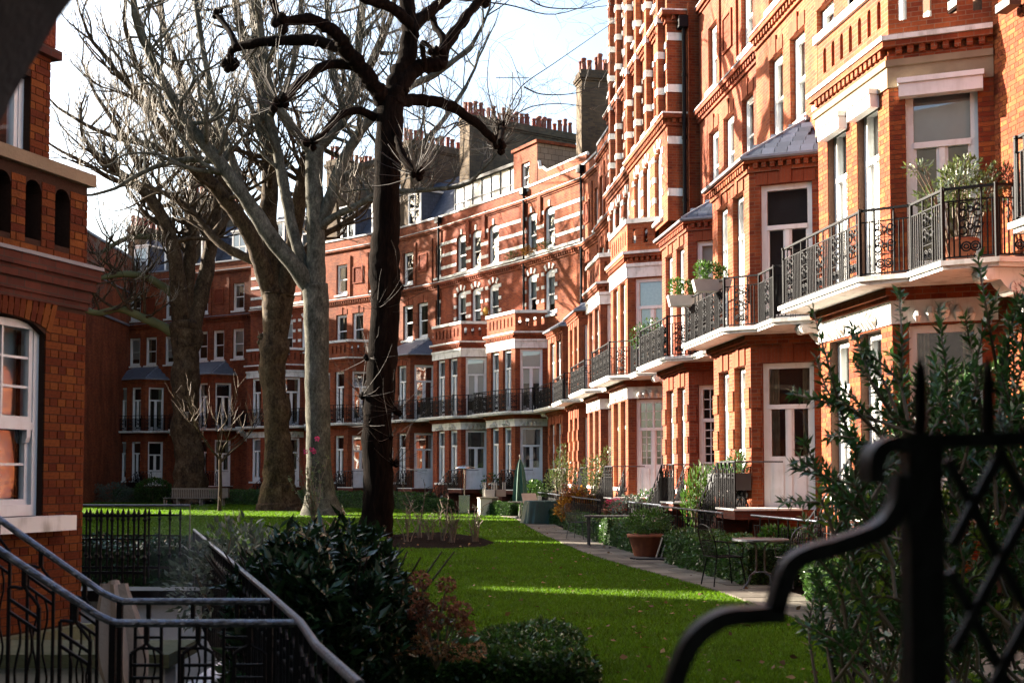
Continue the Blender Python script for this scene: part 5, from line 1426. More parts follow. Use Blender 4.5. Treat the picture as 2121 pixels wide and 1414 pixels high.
# big laurel in the lower centre-left: upright whorls of long leaves
lr=empty('laurel_shrub',(-1.42,9.75,0)); tag(lr,'large dark glossy laurel spilling over the railing in the lower centre','shrub')
tops=[]; rr_=random.Random(4)
for i in range(330):
    a=rr_.uniform(0,6.28); q=math.sqrt(rr_.uniform(0,1)); x=q*math.cos(a)*.70; y=q*math.sin(a)*1.15
    zt=1.20*(1-.42*q*q)+.10*math.sin(3*a+x*4)+rr_.uniform(-.22,.10); zt-=max(0,x-.35)*.5
    for z in np.arange(max(.12,zt-1.2*rr_.random()),zt,.15): tops.append((x*(1+.1*(1-z)),y,z))
    tops.append((x,y,zt))
PL=[];DL=[];SL=[]
for (x,y,z) in tops:
    for _ in range(11):
        a=rr_.uniform(0,6.28); el=rr_.uniform(.1,1.25); PL.append((x+rr_.gauss(0,.03),y+rr_.gauss(0,.03),z+rr_.gauss(0,.03))); DL.append((math.cos(a)*math.cos(el)+x*.25,math.sin(a)*math.cos(el)+y*.2,math.sin(el)*.9)); SL.append(rr_.uniform(.06,.17))
PL=np.array(PL);DL=np.array(DL);SL=np.array(SL)
score=-PL[:,1]+PL[:,2]*.9; od=np.argsort(-score); leaf_objects(PL[od[:300]],DL[od[:300]],SL[od[:300]],'laurel_leaf',lr,UNIT_L)
leaves_joined('foliage',PL[od[300:]],DL[od[300:]],SL[od[300:]],.30,'laurel_leaf',lr)
m=MB()
for i in range(40):
    a=rr_.uniform(0,6.28); q=rr_.uniform(.3,1.0); m.tube([(0.2*math.cos(a),.2*math.sin(a),0),(q*.6*math.cos(a),q*.7*math.sin(a),.6),(q*math.cos(a),q*1.2*math.sin(a),1.1)],[.018,.013,.006],5,False)
obj('stems',m.mesh('stems',True,False),'twig_dark',lr)
shrub('grey_shrub','pale grey-green shrub rising behind the worn handrail',(-2.75,12.6,0),[(0,0,.85),(.25,.2,.7),(-.3,0,.6),(.55,.3,.45)],[(.42,.45,.45),(.45,.5,.5),(.4,.4,.45),(.4,.4,.4)],2600,.085,.45,'grey_leaf',own=120,unit=UNIT_B)
hedge('low clipped hedge along the bottom edge under the dried hydrangea',(-.30,10.0),1.75,.75,.28,R(8),9000,.05)
hedge('rounded clipped hedge end right of the dried hydrangea',(.06,11.2),.75,1.1,.30,R(-25),4500,.05)
# dried hydrangea
hy=empty('hydrangea',(-.62,9.9,0)); tag(hy,'dried pink-brown hydrangea heads standing before the lawn','flower')
mst=MB(); heads=[(870,1200,.062),(925,1210,.052),(868,1240,.058),(885,1262,.06),(930,1250,.055),(955,1262,.06),(862,1268,.05),(905,1285,.055),(945,1280,.062),(965,1300,.055),(880,1300,.05)]
low=[(870,1335,.07),(905,1345,.065),(940,1350,.07),(985,1348,.07),(830,1345,.05)]
hb=Vector((-.62,9.9,0)); foot=P(903,1385,9.3)-hb; unit_f=leaf_mesh_unit('petal',.1,.8,0)
for (lst,mt) in ((heads,'dry_flower'),(low,'dry_flower_pale')):
    for (x,y,r_) in lst:
        c=P(x,y,9.3+rr_.uniform(-.12,.12))-hb; nn=150
        d=rng.normal(0,1,(nn,3)); d/=np.linalg.norm(d,axis=1)[:,None]; Pn=np.array(c)+d*r_*np.array([1.15,1.1,.85])*rng.uniform(.75,1.05,(nn,1))
        leaves_joined('flower_head',Pn,d+rng.normal(0,.6,(nn,3)),rng.uniform(.02,.034,nn),.85,mt,hy,True,kind=None)
        if mt=='dry_flower': mst.tube(smooth_path([foot,foot.lerp(c,.5)+Vector((rr_.uniform(-.03,.03),0,0)),c],3),.006,5,False)
obj('stems',mst.mesh('stems',True,False),'twig_pale',hy)
Pn,d=blob_points(300,[(.0,.1,.45),(.12,.1,.30)],[(.16,.15,.22),(.25,.2,.2)]); leaves_joined('foliage',Pn,d+np.array([0,0,.3]),rng.uniform(.05,.10,len(Pn)),.55,'bush_leaf',hy)

# bottlebrush-like shrub at the right: long sprays of narrow leaves
bt=empty('bottlebrush_bush',(3.0,7.6,0)); tag(bt,'tall dark bush with narrow leaves and lime shoots behind the lattice gate','shrub'); bo=Vector((3.0,7.6,0))
rb=random.Random(6); stm=MB(); PB=[];DB=[];SB=[];PLm=[];DLm=[];SLm=[]
def spray(pts,lime=False,dens=60):
    path=smooth_path(pts,6); stm.tube(path,[.013-.009*i/len(path) for i in range(len(path))],5,False)
    Lh=sum((path[i+1]-path[i]).length for i in range(len(path)-1)); nl=int(Lh*dens); 
    for k in range(nl):
        f=(k+.5)/nl; f=.25+.75*f; i=min(len(path)-2,int(f*(len(path)-1))); p=path[i].lerp(path[i+1],f*(len(path)-1)-i); t=(path[i+1]-path[i]).normalized()
        a=k*2.4+rb.uniform(-.3,.3); o=t.orthogonal().normalized(); w=t.cross(o); dr=(o*math.cos(a)+w*math.sin(a))*.8+t*.75
        (PLm if lime else PB).append(tuple(p)); (DLm if lime else DB).append(tuple(dr)); (SLm if lime else SB).append(rb.uniform(.055,.095))
named=[[(1850,1050),(1760,900),(1720,770),(1683,640)],[(1900,1050),(1870,850),(1868,700),(1862,605)],[(1930,1000),(1850,930),(1790,870),(1745,830)],[(1880,900),(1810,800),(1780,720),(1765,680)],[(1900,960),(1830,790),(1800,750),(1790,720)],
 [(1900,1030),(1800,1010),(1700,985),(1640,965)],[(1890,1050),(1790,1050),(1700,1040),(1620,1040)],[(1930,950),(1960,800),(1950,700),(1945,640)],[(2000,950),(2020,800),(2010,720),(2000,660)],[(1900,900),(1760,850),(1700,830),(1640,815)],[(1850,930),(1770,850),(1720,820),(1690,742)],[(2050,950),(2080,800),(2090,700),(2110,610)],[(1880,1120),(1800,1100),(1740,1090),(1700,1075)],[(1880,1000),(1800,930),(1760,905),(1715,905)]]
for i in range(26):
    x=rb.uniform(2050,2260); y=rb.uniform(500,760); named.append([(x+rb.uniform(-20,40),y+260),(x+rb.uniform(-30,30),y+130),(x+rb.uniform(-50,30),y)])
for s in named: spray([P(x,y,7.6+rb.uniform(-.25,.25))-bo for x,y in s])
for i in range(430):
    x=rb.uniform(1740,2400); y0=rb.uniform(760,1330) if x>1850 else rb.uniform(930,1330); Yb=7.9+rb.uniform(-.9,1.3); a=P(x+rb.uniform(-60,60),min(1420,y0+rb.uniform(90,200)),Yb)-bo; e=P(x+rb.uniform(-150,130),y0-rb.uniform(-10,60),Yb+rb.uniform(-.4,.4))-bo
    if x>1900: y0-=80
    spray([a,a.lerp(e,.5)+Vector((rb.uniform(-.08,.08),rb.uniform(-.1,.1),.03)),e],lime=rb.random()<.10 and y0>950,dens=75)
for s in ([(1850,1180),(1830,1150),(1800,1140),(1775,1165)],[(1900,1260),(1840,1235),(1780,1240),(1745,1232)],[(2080,1060),(2070,1000),(2090,950)],[(2000,1240),(2010,1200),(2030,1190)],[(1940,1180),(1930,1150),(1925,1130)],[(2090,1290),(2060,1270),(2090,1260)],[(1930,1000),(1935,980),(1930,960)],[(1730,1120),(1715,1070),(1690,1010)]): spray([P(x,y,7.2)-bo for x,y in s],True,60)
fb,fd=blob_points(3000,[(-.35,.6,.75),(.35,.7,1.1),(.9,.9,1.5),(1.3,.8,.9),(.1,.9,.5)],[(.55,.5,.75),(.6,.5,.9),(.6,.5,.9),(.7,.5,.9),(.9,.5,.5)],.3)
PB+=[tuple(q) for q in fb]; DB+=[tuple(q) for q in fd+rng.normal(0,.6,fd.shape)+np.array([0,0,.3])]; SB+=list(rng.uniform(.06,.10,len(fb)))
PB=np.array(PB);DB=np.array(DB);SB=np.array(SB)
od=np.argsort(PB[:,1]); leaf_objects(PB[od[:220]],DB[od[:220]],SB[od[:220]],'bush_leaf',bt,UNIT_B); leaves_joined('foliage',PB[od[220:]],DB[od[220:]],SB[od[220:]],.34,'bush_leaf',bt)
leaf_objects(np.array(PLm)[:80],np.array(DLm)[:80],np.array(SLm)[:80]*1.15,'bush_leaf_lime',bt,UNIT_B); leaves_joined('young_foliage',np.array(PLm)[80:],np.array(DLm)[80:],np.array(SLm)[80:]*1.15,.3,'bush_leaf_lime',bt)
obj('stems',stm.mesh('stems',True,False),'twig',bt)
for (x,y) in ((1900,885),(1945,880),(2110,600),(1960,870)):
    c=P(x,y,7.5)-bo; d=rng.normal(0,1,(70,3)); leaves_joined('flower',np.array(c)+d*.015,d,rng.uniform(.02,.04,70),.1,'red_flower',bt,True,kind=None)
# ------------------------------------------------------------------ front gardens
def yaw(a,b): return math.atan2(b[1]-a[1],b[0]-a[0])
def hedge_px(label,pa,pb,H,W,n,side=-1,size=.06):
    side=-1
    """box hedge whose foot on the path side runs between two photograph points"""
    a=PG(*pa); b=PG(*pb); ang=yaw(a,b); d=(b-a).normalized(); nn=Vector((-d.y,d.x,0))*side
    c=(a+b)/2+nn*W/2; return hedge(label,(c.x,c.y),(b-a).length,W,H,ang,n,size)
hedge_px('clipped box hedge nearest the gate, right of the iron table',(1800,1300),(1665,1240),.52,.9,8000,1)
hedge_px('clipped box hedge between the grey panel and the iron chair',(1545,1215),(1378,1168),.62,.9,9000,1)
hedge_px('clipped box hedge left of the terracotta pot',(1330,1152),(1232,1122),.62,.8,7000,1)
hedge_px('small clipped box hedge behind the dark garden chair',(1225,1118),(1172,1098),.55,.8,4500,1)
hedge_px('sunlit clipped box hedge right of the draped table',(1185,1090),(1110,1084),.55,.7,4500,1)
hedge_px('little sunlit box hedge left of the draped table',(1082,1075),(1070,1066),.55,.6,2500,1,.05)
hedge('sunlit box hedge between the planter and green chair',(-.35,53.2),1.5,.6,.55,R(-50),3500,.06)
hedge('pale sunlit hedge left of the patio heater',(-3.6,58.3),2.3,.6,.6,R(-50),4000,.07)
# far dark hedge along the foot of the crescent
fe=[p+Vector((.35,.35,0)) for p in (far_edge[0],far_edge[1],far_edge[2],far_edge[3],far_edge[5])]
for i in range(len(fe)-1):
    a,b=fe[i],fe[i+1]; hedge(['low dark hedge in the far left corner behind the bench','low dark hedge along the crescent behind the burred trunk','low dark hedge behind the pale plane trunk','low dark hedge behind the dark trunk'][i],((a+b)/2)[:2],(b-a).length,.7,.8,yaw(a,b),4500,.10)
hedge('added dark hedge standing in for the shade behind the spear-topped fence',(-6.6,20.2),4.2,1.2,.66,R(-12),6000,.07,'laurel_leaf')  # added block of dark leaves in place of the darkness behind the bars
p=P(318,1000,78.3); shrub('round_bush','round green bush in the far corner left of the bench',(p.x,78.3,0),[(0,0,.7)],[(1.2,.9,.85)],2600,.13,.6,'box_leaf',simple_=True,shell=.8)
p=P(250,1030,78); shrub('far_shrub','dull brown-green shrub at the foot of the blank wall',(p.x-.6,79.0,0),[(0,0,.6),(-1.3,0,.5),(1.0,.2,.4)],[(.9,.6,.7),(.8,.6,.7),(.6,.5,.5)],2200,.13,.5,'grey_leaf',simple_=True)
for x,Y,lab,r_ in ((1022,60.5,'dark green shrub behind the planter boxes',.62),(1052,59.8,'dark bushy shrub just left of the green parasol',.6),(1110,53.0,'leafy sunlit shrub right of the green parasol',.62),(1100,57.5,'dark shrub beside the white door behind the parasol',.6)):
    p=P(x,1000,Y); sc=1.25 if x<1060 else 1.0
    shrub('evergreen_shrub',lab,(p.x,Y,0),[(0,0,.85*sc),(.2,0,.6*sc)],[(r_,r_,.65*sc),(r_*.9,r_*.8,.6*sc)],1700,.11,.6,'bush_leaf' if x!=1110 else 'box_leaf',simple_=True,shell=.6)
# olive and amber hydrangea bushes in the sun
p=PG(1215,1088); shrub('olive_bush','tall airy olive-green bush before the sunlit bays',(p.x+.35,41.5,0),[(0,0,1.3),(.5,.2,1.0),(-.2,0,1.9),(.3,0,2.2),(.75,.2,.7)],[(.6,.5,.55),(.55,.5,.6),(.45,.4,.5),(.3,.3,.5),(.5,.4,.5)],3600,.085,.45,'olive_leaf',simple_=True,shell=.2)
shrub('olive_bush','thin pale shrub in front of the orange house wall',(P(1165,1000,47).x,47,0),[(0,0,1.9),(.3,0,1.5),(-.3,0,1.5),(0,0,2.4)],[(.5,.4,.5),(.4,.4,.5),(.4,.4,.45),(.25,.25,.5)],1500,.09,.4,'olive_leaf',simple_=True,shell=.2)
p=P(1185,1060,42); t=shrub('amber_hydrangea','orange autumn hydrangea beside the draped table',(p.x,42,0),[(0,0,.75),(.45,.1,.65),(.2,0,1.0),(-.25,0,.55)],[(.5,.4,.42),(.5,.4,.42),(.4,.35,.3),(.35,.3,.3)],1700,.12,.6,'amber_leaf',simple_=True,shell=.4)
for k in range(9):
    c=(rr_.uniform(-.5,.6),rr_.uniform(-.5,-.1),rr_.uniform(.5,1.35)); d=rng.normal(0,1,(60,3)); d/=np.linalg.norm(d,axis=1)[:,None]; leaves_joined('flower_head',np.array(c)+d*.10,d,rng.uniform(.04,.07,60),.9,'dry_flower',t,True,kind=None)
shrub('grey_shrub','grey-leaved shrub behind the dark bench-table',(P(1300,1090,33).x,33,0),[(0,0,.75),(.35,0,.6)],[(.5,.4,.45),(.4,.35,.4)],1300,.08,.5,'grey_leaf',simple_=True)
shrub('dusky_shrub','dusky shrub under the landing railing of the tall house',(P(1345,1070,34).x,34,0),[(0,0,.8),(.3,0,.9)],[(.5,.4,.55),(.4,.35,.45)],1300,.08,.5,'bush_leaf',simple_=True)
p=P(1447,1040,29.5); shrub('bamboo_clump','bright green upright ferny clump beside the stair',(p.x,29.5,0),[(0,0,1.3),(.25,.1,1.2),(-.2,0,1.0)],[(.28,.25,.65),(.25,.25,.7),(.22,.22,.6)],1500,.15,.16,'fern_leaf',simple_=True,up=2.0,shell=.1)
# terracotta pot with a rounded shrub
def pot(name,label,loc,r,h,mat='pot_clay',plant=None,cat='pot'):
    t=empty(name,loc); tag(t,label,cat)
    obj('pot',MB().lathe([(r*.62,0),(r*.66,.02),(r*.94,h*.84),(r*1.04,h*.85),(r*1.06,h),(r*.95,h),(r*.9,h*.9),(.02,h*.88)],18).mesh('pot',True),mat,t)
    if plant:
        n,size,mt,cs,rs=plant; Pn,d=blob_points(n,cs,rs,.3); leaves_joined('foliage',Pn,d+rng.normal(0,.4,d.shape)+np.array([0,0,.4]),size*rng.uniform(.6,1.2,len(Pn)),.45,mt,t,True)
        m=MB(); m.tube([(0,0,h*.85),(.03,.02,cs[0][2])],[.02,.012],6); obj('stem',m,'twig',t)
    return t
p=PG(1340,1156); pot('flower_pot','large terracotta pot with a rounded green shrub beside the path',(p.x,p.y+.35,.03),.36,.46,plant=(1500,.075,'fern_leaf',[(.05,0,.72),(.3,.05,.75),(-.2,0,.6)],[(.42,.35,.26),(.28,.25,.24),(.25,.25,.18)]))
p=P(1275,1060,35.5); t=pot('flower_pot','terracotta pot of magenta flowers before the stair railing',(p.x,35.5,.35),.33,.42,plant=(260,.09,'bush_leaf',[(0,0,.5)],[(.34,.3,.14)]))
Pn,d=blob_points(200,[(0,0,.56)],[(.34,.3,.12)]); leaves_joined('blossom',Pn,d+np.array([0,0,.6]),rng.uniform(.04,.07,len(Pn)),.9,'pink',t,True,kind=None)
obj('stand',MB().lathe([(.28,-.35),(.26,-.3),(.26,-.02),(.3,-.002)],14),'planter_black',t)
# grey board leaning behind the path and planks on the ground
p=PG(1345,1160); t=empty('leaning_board',(p.x+.42,p.y+.1,.03)); tag(t,'smooth blue-grey board leaning between the pot and hedge','board')
obj('board',MB().slab([(0,0,0),(.55,0,0),(.44,.22,.42),(.10,.22,.42)],(0,.03,0)),'board_grey',t)
obj('lath',MB().bar((-.28,-.02,0),(-.10,.2,.46),.03,.02).bar((-.18,-.02,0),(0,.2,.46),.03,.02),'wood_grey',t)
for k in range(3):
    t=obj('plank',MB().box(-.52,.52,-.05,.05,0,.028),'planter_black',None,(p.x+.12+.05*k,p.y-.12-.09*k,.036+.0*k),R(-8+3*k)); tag(t,['dark plank on the path nearest the leaning board','dark plank lying in the middle of three on the path','dark plank nearest the lawn of three on the path'][k],'plank','planks on the path')
# ---- garden furniture
def wire_chair(label,loc,rz,mat='iron_grey',mesh_back=True):
    t=empty('wire_chair',loc,rz); tag(t,label,'chair')
    for x,y in ((-.22,-.2),(.22,-.2),(-.2,.22),(.2,.22)): obj('leg',MB().tube([(x*.9,y*.9,.44),(x*1.2,y*1.25,0)],.011,6),mat,t)
    m=MB()
    for i in range(9): s=-.22+.44*i/8; m.tube([(s,-.22,.44),(s,.22,.44)],.004,4); m.tube([(-.22,s,.44),(.22,s,.44)],.004,4)
    m.tube([(-.23,-.23,.44),(.23,-.23,.44),(.23,.23,.44),(-.23,.23,.44),(-.23,-.23,.44)],.010,6); obj('seat',m,mat,t)
    m=MB(); out=[(-.24,.22,.44),(-.28,.28,.7),(-.2,.33,.88),(0,.36,.93),(.2,.33,.88),(.28,.28,.7),(.24,.22,.44)]; m.tube(smooth_path(out,4),.011,6)
    for i in range(13):
        s=-.24+.48*i/12; zt=.93-.28*(s/.26)**2*.5; m.tube([(s*.9,.23,.45),(s,.29,.68),(s*.9,.34,zt)],.0035,4)
    for z in np.arange(.5,.88,.05): m.tube([(-.25,.23+.12*(z-.44)/.45,z),(0,.26+.12*(z-.44)/.45,z),(.25,.23+.12*(z-.44)/.45,z)],.0035,4)
    for g in (-1,1): m.tube(smooth_path([(g*.24,.25,.68),(g*.3,.0,.66),(g*.27,-.18,.62),(g*.23,-.2,.44)],4),.010,6)
    obj('backrest',m,mat,t); return t
def bistro_table(label,loc,r=.38,mat='steel'):
    t=empty('iron_table',loc); tag(t,label,'table')
    obj('table_top',MB().lathe([(r-.01,.70),(r,.705),(r,.73),(r-.01,.735),(.02,.737)],28),mat,t)
    for k in range(4):
        a=k*math.pi/2+.5; c,s=math.cos(a),math.sin(a); pr=[(.24,.70),(.10,.62),(.085,.42),(.10,.24),(.20,.20),(.23,.12),(.33,.0)]
        obj('leg',MB().tube(smooth_path([(c*q,s*q,z) for q,z in pr],4),.011,6),mat,t)
    obj('brace',MB().tube([(.10*math.cos(a),.10*math.sin(a),.24) for a in np.linspace(0,6.283,15)],.008,5),mat,t); return t
p=PG(1577,1222); tb=bistro_table('grey round iron table with curved legs on the path by the gate',(p.x,p.y+.05,.03),.42,'iron_grey')
p=PG(1505,1218); wire_chair('dark wire-mesh chair left of the round iron table',(p.x,p.y+.22,.03),R(105),'iron')
p=PG(1650,1225); wire_chair('wire chair behind the round iron table with an arched back',(p.x+.12,p.y+.5,.03),R(-160),'iron_grey')
p=PG(1205,1118); wire_chair('dark garden chair beside the path in front of small hedge',(p.x-.05,p.y+.2,.03),R(60),'planter_black')
p=P(1275,1095,30.5); t=empty('garden_bench_table',(p.x,30.5,.0)); tag(t,'long dark table behind the hedges left of the pot','table')
obj('table_top',MB().box(-.75,.75,-.3,.3,.70,.74),'planter_black',t)
for x,y in ((-.65,-.22),(.65,-.22),(-.65,.22),(.65,.22)): obj('leg',MB().box(x-.025,x+.025,y-.025,y+.025,0,.70),'planter_black',t)
# plant tray on the round table's far side
p=P(1612,1108,20.5); shrub('tray_plant','low leafy plant behind the round iron table',(p.x,20.6,0),[(0,0,.72),(.25,0,.7)],[(.26,.22,.14),(.22,.2,.12)],700,.10,.5,'fern_leaf')
# draped table
p=PG(1128,1086); t=empty('draped_table',(p.x,p.y+.4,.03),R(10)); tag(t,'garden table under a dark green cover with trailing ties','table')
m=MB(); K=28; rows=[(.02,1.04),(.25,1.0),(.6,.985),(.78,.98),(.80,.93)]; rx,ry=.68,.5; ring=[]
for z,s in rows:
    for q in range(K):
        a=2*math.pi*q/K; cx_=abs(math.cos(a))**.35*(1 if math.cos(a)>0 else -1); sy_=abs(math.sin(a))**.35*(1 if math.sin(a)>0 else -1); f=1+(.05*math.sin(q*2.6) if z<.7 else 0)*(1-z)
        m.v.append((cx_*rx*s*f*(1+.12*(1-z/.8)),sy_*ry*s*f*(1+.12*(1-z/.8)),z))
for i in range(4):
    for q in range(K): a=i*K+q; b=i*K+(q+1)%K; m.f.append((a,b,b+K,a+K))
m.f.append(tuple(4*K+q for q in range(K))); obj('cover',m,'cover_green',t)
obj('tie',MB().tube(smooth_path([(-.3,-.53,.78),(-.27,-.55,.6),(-.31,-.56,.45),(-.28,-.60,.1)],4),.012,5).tube(smooth_path([(-.1,-.53,.78),(-.07,-.55,.62),(-.09,-.55,.52)],4),.012,5),'canvas_green',t)
# closed parasol
p=P(1077,1035,50.5); t=empty('garden_parasol',(p.x,50.5,0)); tag(t,'closed dark green parasol standing by the white door','parasol')
m=MB(); K=16
prof=[(.24,.62),(.33,.66),(.32,.9),(.28,1.4),(.22,1.85),(.12,2.2),(.03,2.38)]
for r_,z in prof:
    for q in range(K): a=2*math.pi*q/K; k=r_*(1 if q%2 else .7); m.v.append((k*math.cos(a),k*math.sin(a),z))
for i in range(len(prof)-1):
    for q in range(K): a=i*K+q; b=i*K+(q+1)%K; m.f.append((a,b,b+K,a+K))
obj('canopy',m,'canvas_green',t); obj('pole',MB().tube([(0,0,0),(0,0,2.45)],.022,8),'wood_grey',t); obj('finial',MB().lathe([(.01,2.44),(.035,2.48),(.02,2.54),(.002,2.57)],8),'wood_grey',t)
obj('base',MB().lathe([(.26,0),(.26,.06),(.06,.09),(.04,.3)],16),'planter_black',t)
# folding chair, second table
p=PG(1058,1062); t=empty('folding_chair',(p.x,p.y+.3,.03),R(-65)); tag(t,'green and red folding chair at the sunlit end of the path','chair')
obj('seat',MB().box(-.2,.2,-.18,.2,.44,.46),'chair_green',t); obj('backrest',MB().box(-.2,.2,.24,.26,.74,.84).box(-.2,.2,.24,.26,.60,.66),'chair_green',t)
for g in (-1,1):
    obj('leg',MB().bar((g*.2,.27,.86),(g*.2,-.28,0),.025),'chair_green',t); obj('leg',MB().bar((g*.17,-.2,.45),(g*.17,.33,0),.025),'wood_red',t)
p=P(1082,1050,47.0); t=bistro_table('round garden table between the folding chair and the draped table',(p.x,47.0,.0),.55,'wood_grey')
p=P(1118,1035,45.0); t=empty('deck_chair',(p.x-.1,45.2,0),R(20)); tag(t,'pale slung garden chair behind the draped table','chair')
obj('seat',MB().slab(smooth_path([(-.3,0,.42),(-.3,.5,.5),(-.3,.62,.62),(-.3,.9,1.0)],1),(.6,0,0)) if False else MB().bar((0,0,.45),(0,.5,.5),.55,.05).bar((0,.5,.5),(0,.85,1.05),.55,.05),'canvas_beige',t)
for x in (-.27,.27): obj('leg',MB().bar((x,0,.45),(x,.05,0),.035).bar((x,.5,.5),(x,.55,0),.035),'wood_grey',t)
# patio heater
p=P(962,1000,57.0); t=empty('patio_heater',(p.x,57.0,0)); tag(t,'mushroom patio heater on a square cabinet at the lawn edge','heater')
obj('cabinet',MB().box(-.24,.24,-.24,.24,0,.78).box(-.26,.26,-.26,.26,.782,.82),'steel',t); obj('pole',MB().lathe([(.035,.82),(.035,1.75),(.07,1.76),(.07,1.98),(.05,2.0)],12),'steel',t); obj('hood',MB().lathe([(.02,2.0),(.48,2.02),(.5,2.04),(.35,2.12),(.1,2.18),(.01,2.19)],24).mesh('hood',True),'steel',t)
# planter boxes and a white plinth
p=P(1004,1000,53.8); t=empty('white_plinth',(p.x,53.8,0),R(12)); tag(t,'pale square plinth with a dark slab top beside the path','plinth')
obj('block',MB().box(-.25,.25,-.3,.3,0,.72),'planter_white',t); obj('slab',MB().box(-.28,.55,-.33,.33,.722,.78),'wood_grey',t); obj('back_block',MB().box(.252,.5,-.25,.3,0,.72),'wood_grey',t)
for k,(x,lab) in enumerate(((1012,'upturned pale stool left of its twin on the plinth slab'),(1035,'upturned pale stool right of its twin beside the plinth'))):
    p=P(x,1005,54.5); t=empty('stool',(p.x,54.6+.2*k,.80),R(15)); tag(t,lab,'stool','upturned stools')
    obj('seat',MB().box(-.22,.22,-.22,.22,0,.30),'planter_white' if k==0 else 'canvas_beige',t)
    for a,b in ((-.19,-.19),(.19,-.19),(-.19,.19),(.19,.19)): obj('leg',MB().box(a-.02,a+.02,b-.02,b+.02,.30,.62),'planter_white',t)
# bench under the left plane
p=P(395,1000,71.2); t=empty('park_bench',(p.x+.15,71.2,0),R(0)); tag(t,'long weathered slatted bench curving round the left plane tree','bench')
obj('backrest_rail',MB().box(-1.35,1.75,.42,.48,.92,1.0),'wood_grey',t)
sm=cached('bslat',lambda: MB().box(-.028,.028,.43,.455,.46,.92).mesh('slat'))
for i in range(30): obj('slat',sm,'wood_grey',t,(-1.3+3.0*i/29,0,0))
sl=cached('bseat',lambda: MB().box(-1.7,1.75,-.03,.03,.43,.46).mesh('seat_slat'))
for i in range(5): obj('seat_slat',sl,'wood_grey',t,(0,-.05+.1*i,0))
for x in (-1.62,-.9,.4,1.65): obj('leg',MB().box(x-.035,x+.035,-.08,-.01,0,.43).box(x-.035,x+.035,.40,.47,0,.46).box(x-.03,x+.03,-.08,.44,.36,.42),'wood_grey',t)
obj('back_panel',MB().box(1.5,1.95,.1,.46,.46,1.0),'wood_grey',t)
# rose bed with bare canes
p0=[PG(*q) for q in ((800,1110),(850,1103),(920,1102),(990,1112),(1028,1125),(1000,1133),(930,1137),(860,1136),(800,1135))]
poly_sheet('rose_bed',p0,.012,'soil')
poly_sheet('laurel_bed',[PG(*q) for q in ((640,1250),(760,1180),(852,1165),(885,1185),(840,1215),(1000,1330),(1140,1380),(1150,1412),(700,1412))],.010,'soil')
def canes(name,label,loc,h,n,seed,spread=.25,leafy=0,mat='twig',leaf='olive_leaf',lsz=.05):
    r_=random.Random(seed); t=empty(name,loc); tag(t,label,'rose bush'); m=MB(); Pl=[]
    for i in range(n):
        a=r_.uniform(0,6.28); d=Vector((math.cos(a)*spread,math.sin(a)*spread,1)).normalized(); p=Vector((r_.uniform(-.08,.08),r_.uniform(-.08,.08),0)); pts=[p]; l=h*r_.uniform(.55,1.05)
        for k in range(5): d=(d+Vector((r_.gauss(0,.16),r_.gauss(0,.16),.1))).normalized(); p=p+d*l/5; pts.append(p); Pl.append(tuple(p))
        m.tube(pts,[.021,.019,.016,.014,.011,.008],4,False)
        for q in pts[2:]:
            if r_.random()<.75:
                e=q+Vector((r_.gauss(0,.12),r_.gauss(0,.12),r_.uniform(.05,.22))); m.tube([q,q.lerp(e,.5)+Vector((r_.gauss(0,.02),0,.01)),e],[.011,.009,.006],3,False); Pl.append(tuple(e))
    obj('canes',m.mesh('canes',True,False),mat,t)
    if leafy:
        Pq=np.array(Pl)[rng.integers(0,len(Pl),leafy)]+rng.normal(0,.03,(leafy,3)); leaves_joined('foliage',Pq,rng.normal(0,1,(leafy,3)),rng.uniform(.6,1.2,leafy)*lsz,.6,leaf,t,True)
    return t
for k,(x,y,h,n_,lab) in enumerate(((845,1122,.95,7,'bare rose canes at the left end of the bed by the dark trunk'),(893,1118,.7,8,'low bare rose bush, second in the soil bed'),(918,1120,1.35,6,'tall staked rose stem in the middle of the soil bed'),(935,1124,.95,12,'dense bare rose bush right of the tall staked stem'),(985,1122,.95,9,'bare rose bush alone at the right end of the soil bed'),(870,1114,1.5,4,'tall thin rose stem in the left half of the soil bed'))):
    p=PG(x,y); canes('rose_bush',lab,(p.x,p.y,.012),h,n_,60+k,.28,120,lsz=.035)
p=P(665,1060,47); canes('rose_bush','leggy leafy rose with pink flowers before the pale plane trunk',(p.x-.25,47,0),2.4,16,71,.22,900,leaf='olive_leaf',lsz=.08)
pk=empty('rose_blooms',(0,0,0)); 
bl=bpy.data.objects['rose_bush.006'] if 'rose_bush.006' in bpy.data.objects else None
bpy.data.objects.remove(pk)
for (x,y) in ((633,935),(646,930),(657,908),(650,934)):
    c=P(x,y,47)-(bl.location if bl else Vector()); d=rng.normal(0,1,(40,3)); d/=np.linalg.norm(d,axis=1)[:,None]; leaves_joined('bloom',np.array(c)+d*.05,d,rng.uniform(.05,.08,40),.9,'pink',bl,True,kind=None)
p=P(455,1030,60); canes('young_tree','slender bare young tree left of the burred trunk',(p.x,60,0),1,2,91,.1)
yt=bpy.data.objects['young_tree']; yt['category']='tree'
m=MB(); ry_=random.Random(8); base=Vector((0,0,0))
TT=Tree.__new__(Tree); TT.rnd=ry_; TT.tw=MB(); TT.fine=MB(); TT.bark='bark_plane'; TT.twm='twig'; TT.root=yt
TT.tw.tube([(0,0,0),(.03,0,1.2),(.0,0,2.6)],[.10,.085,.07],8,False)
for a in range(7): TT.grow(Vector((0,0,2.3+.05*a)),Vector((math.cos(a*.9),math.sin(a*.9)*.7,.9)),2.3,.045,2,.15,.3)
TT.done('twig')
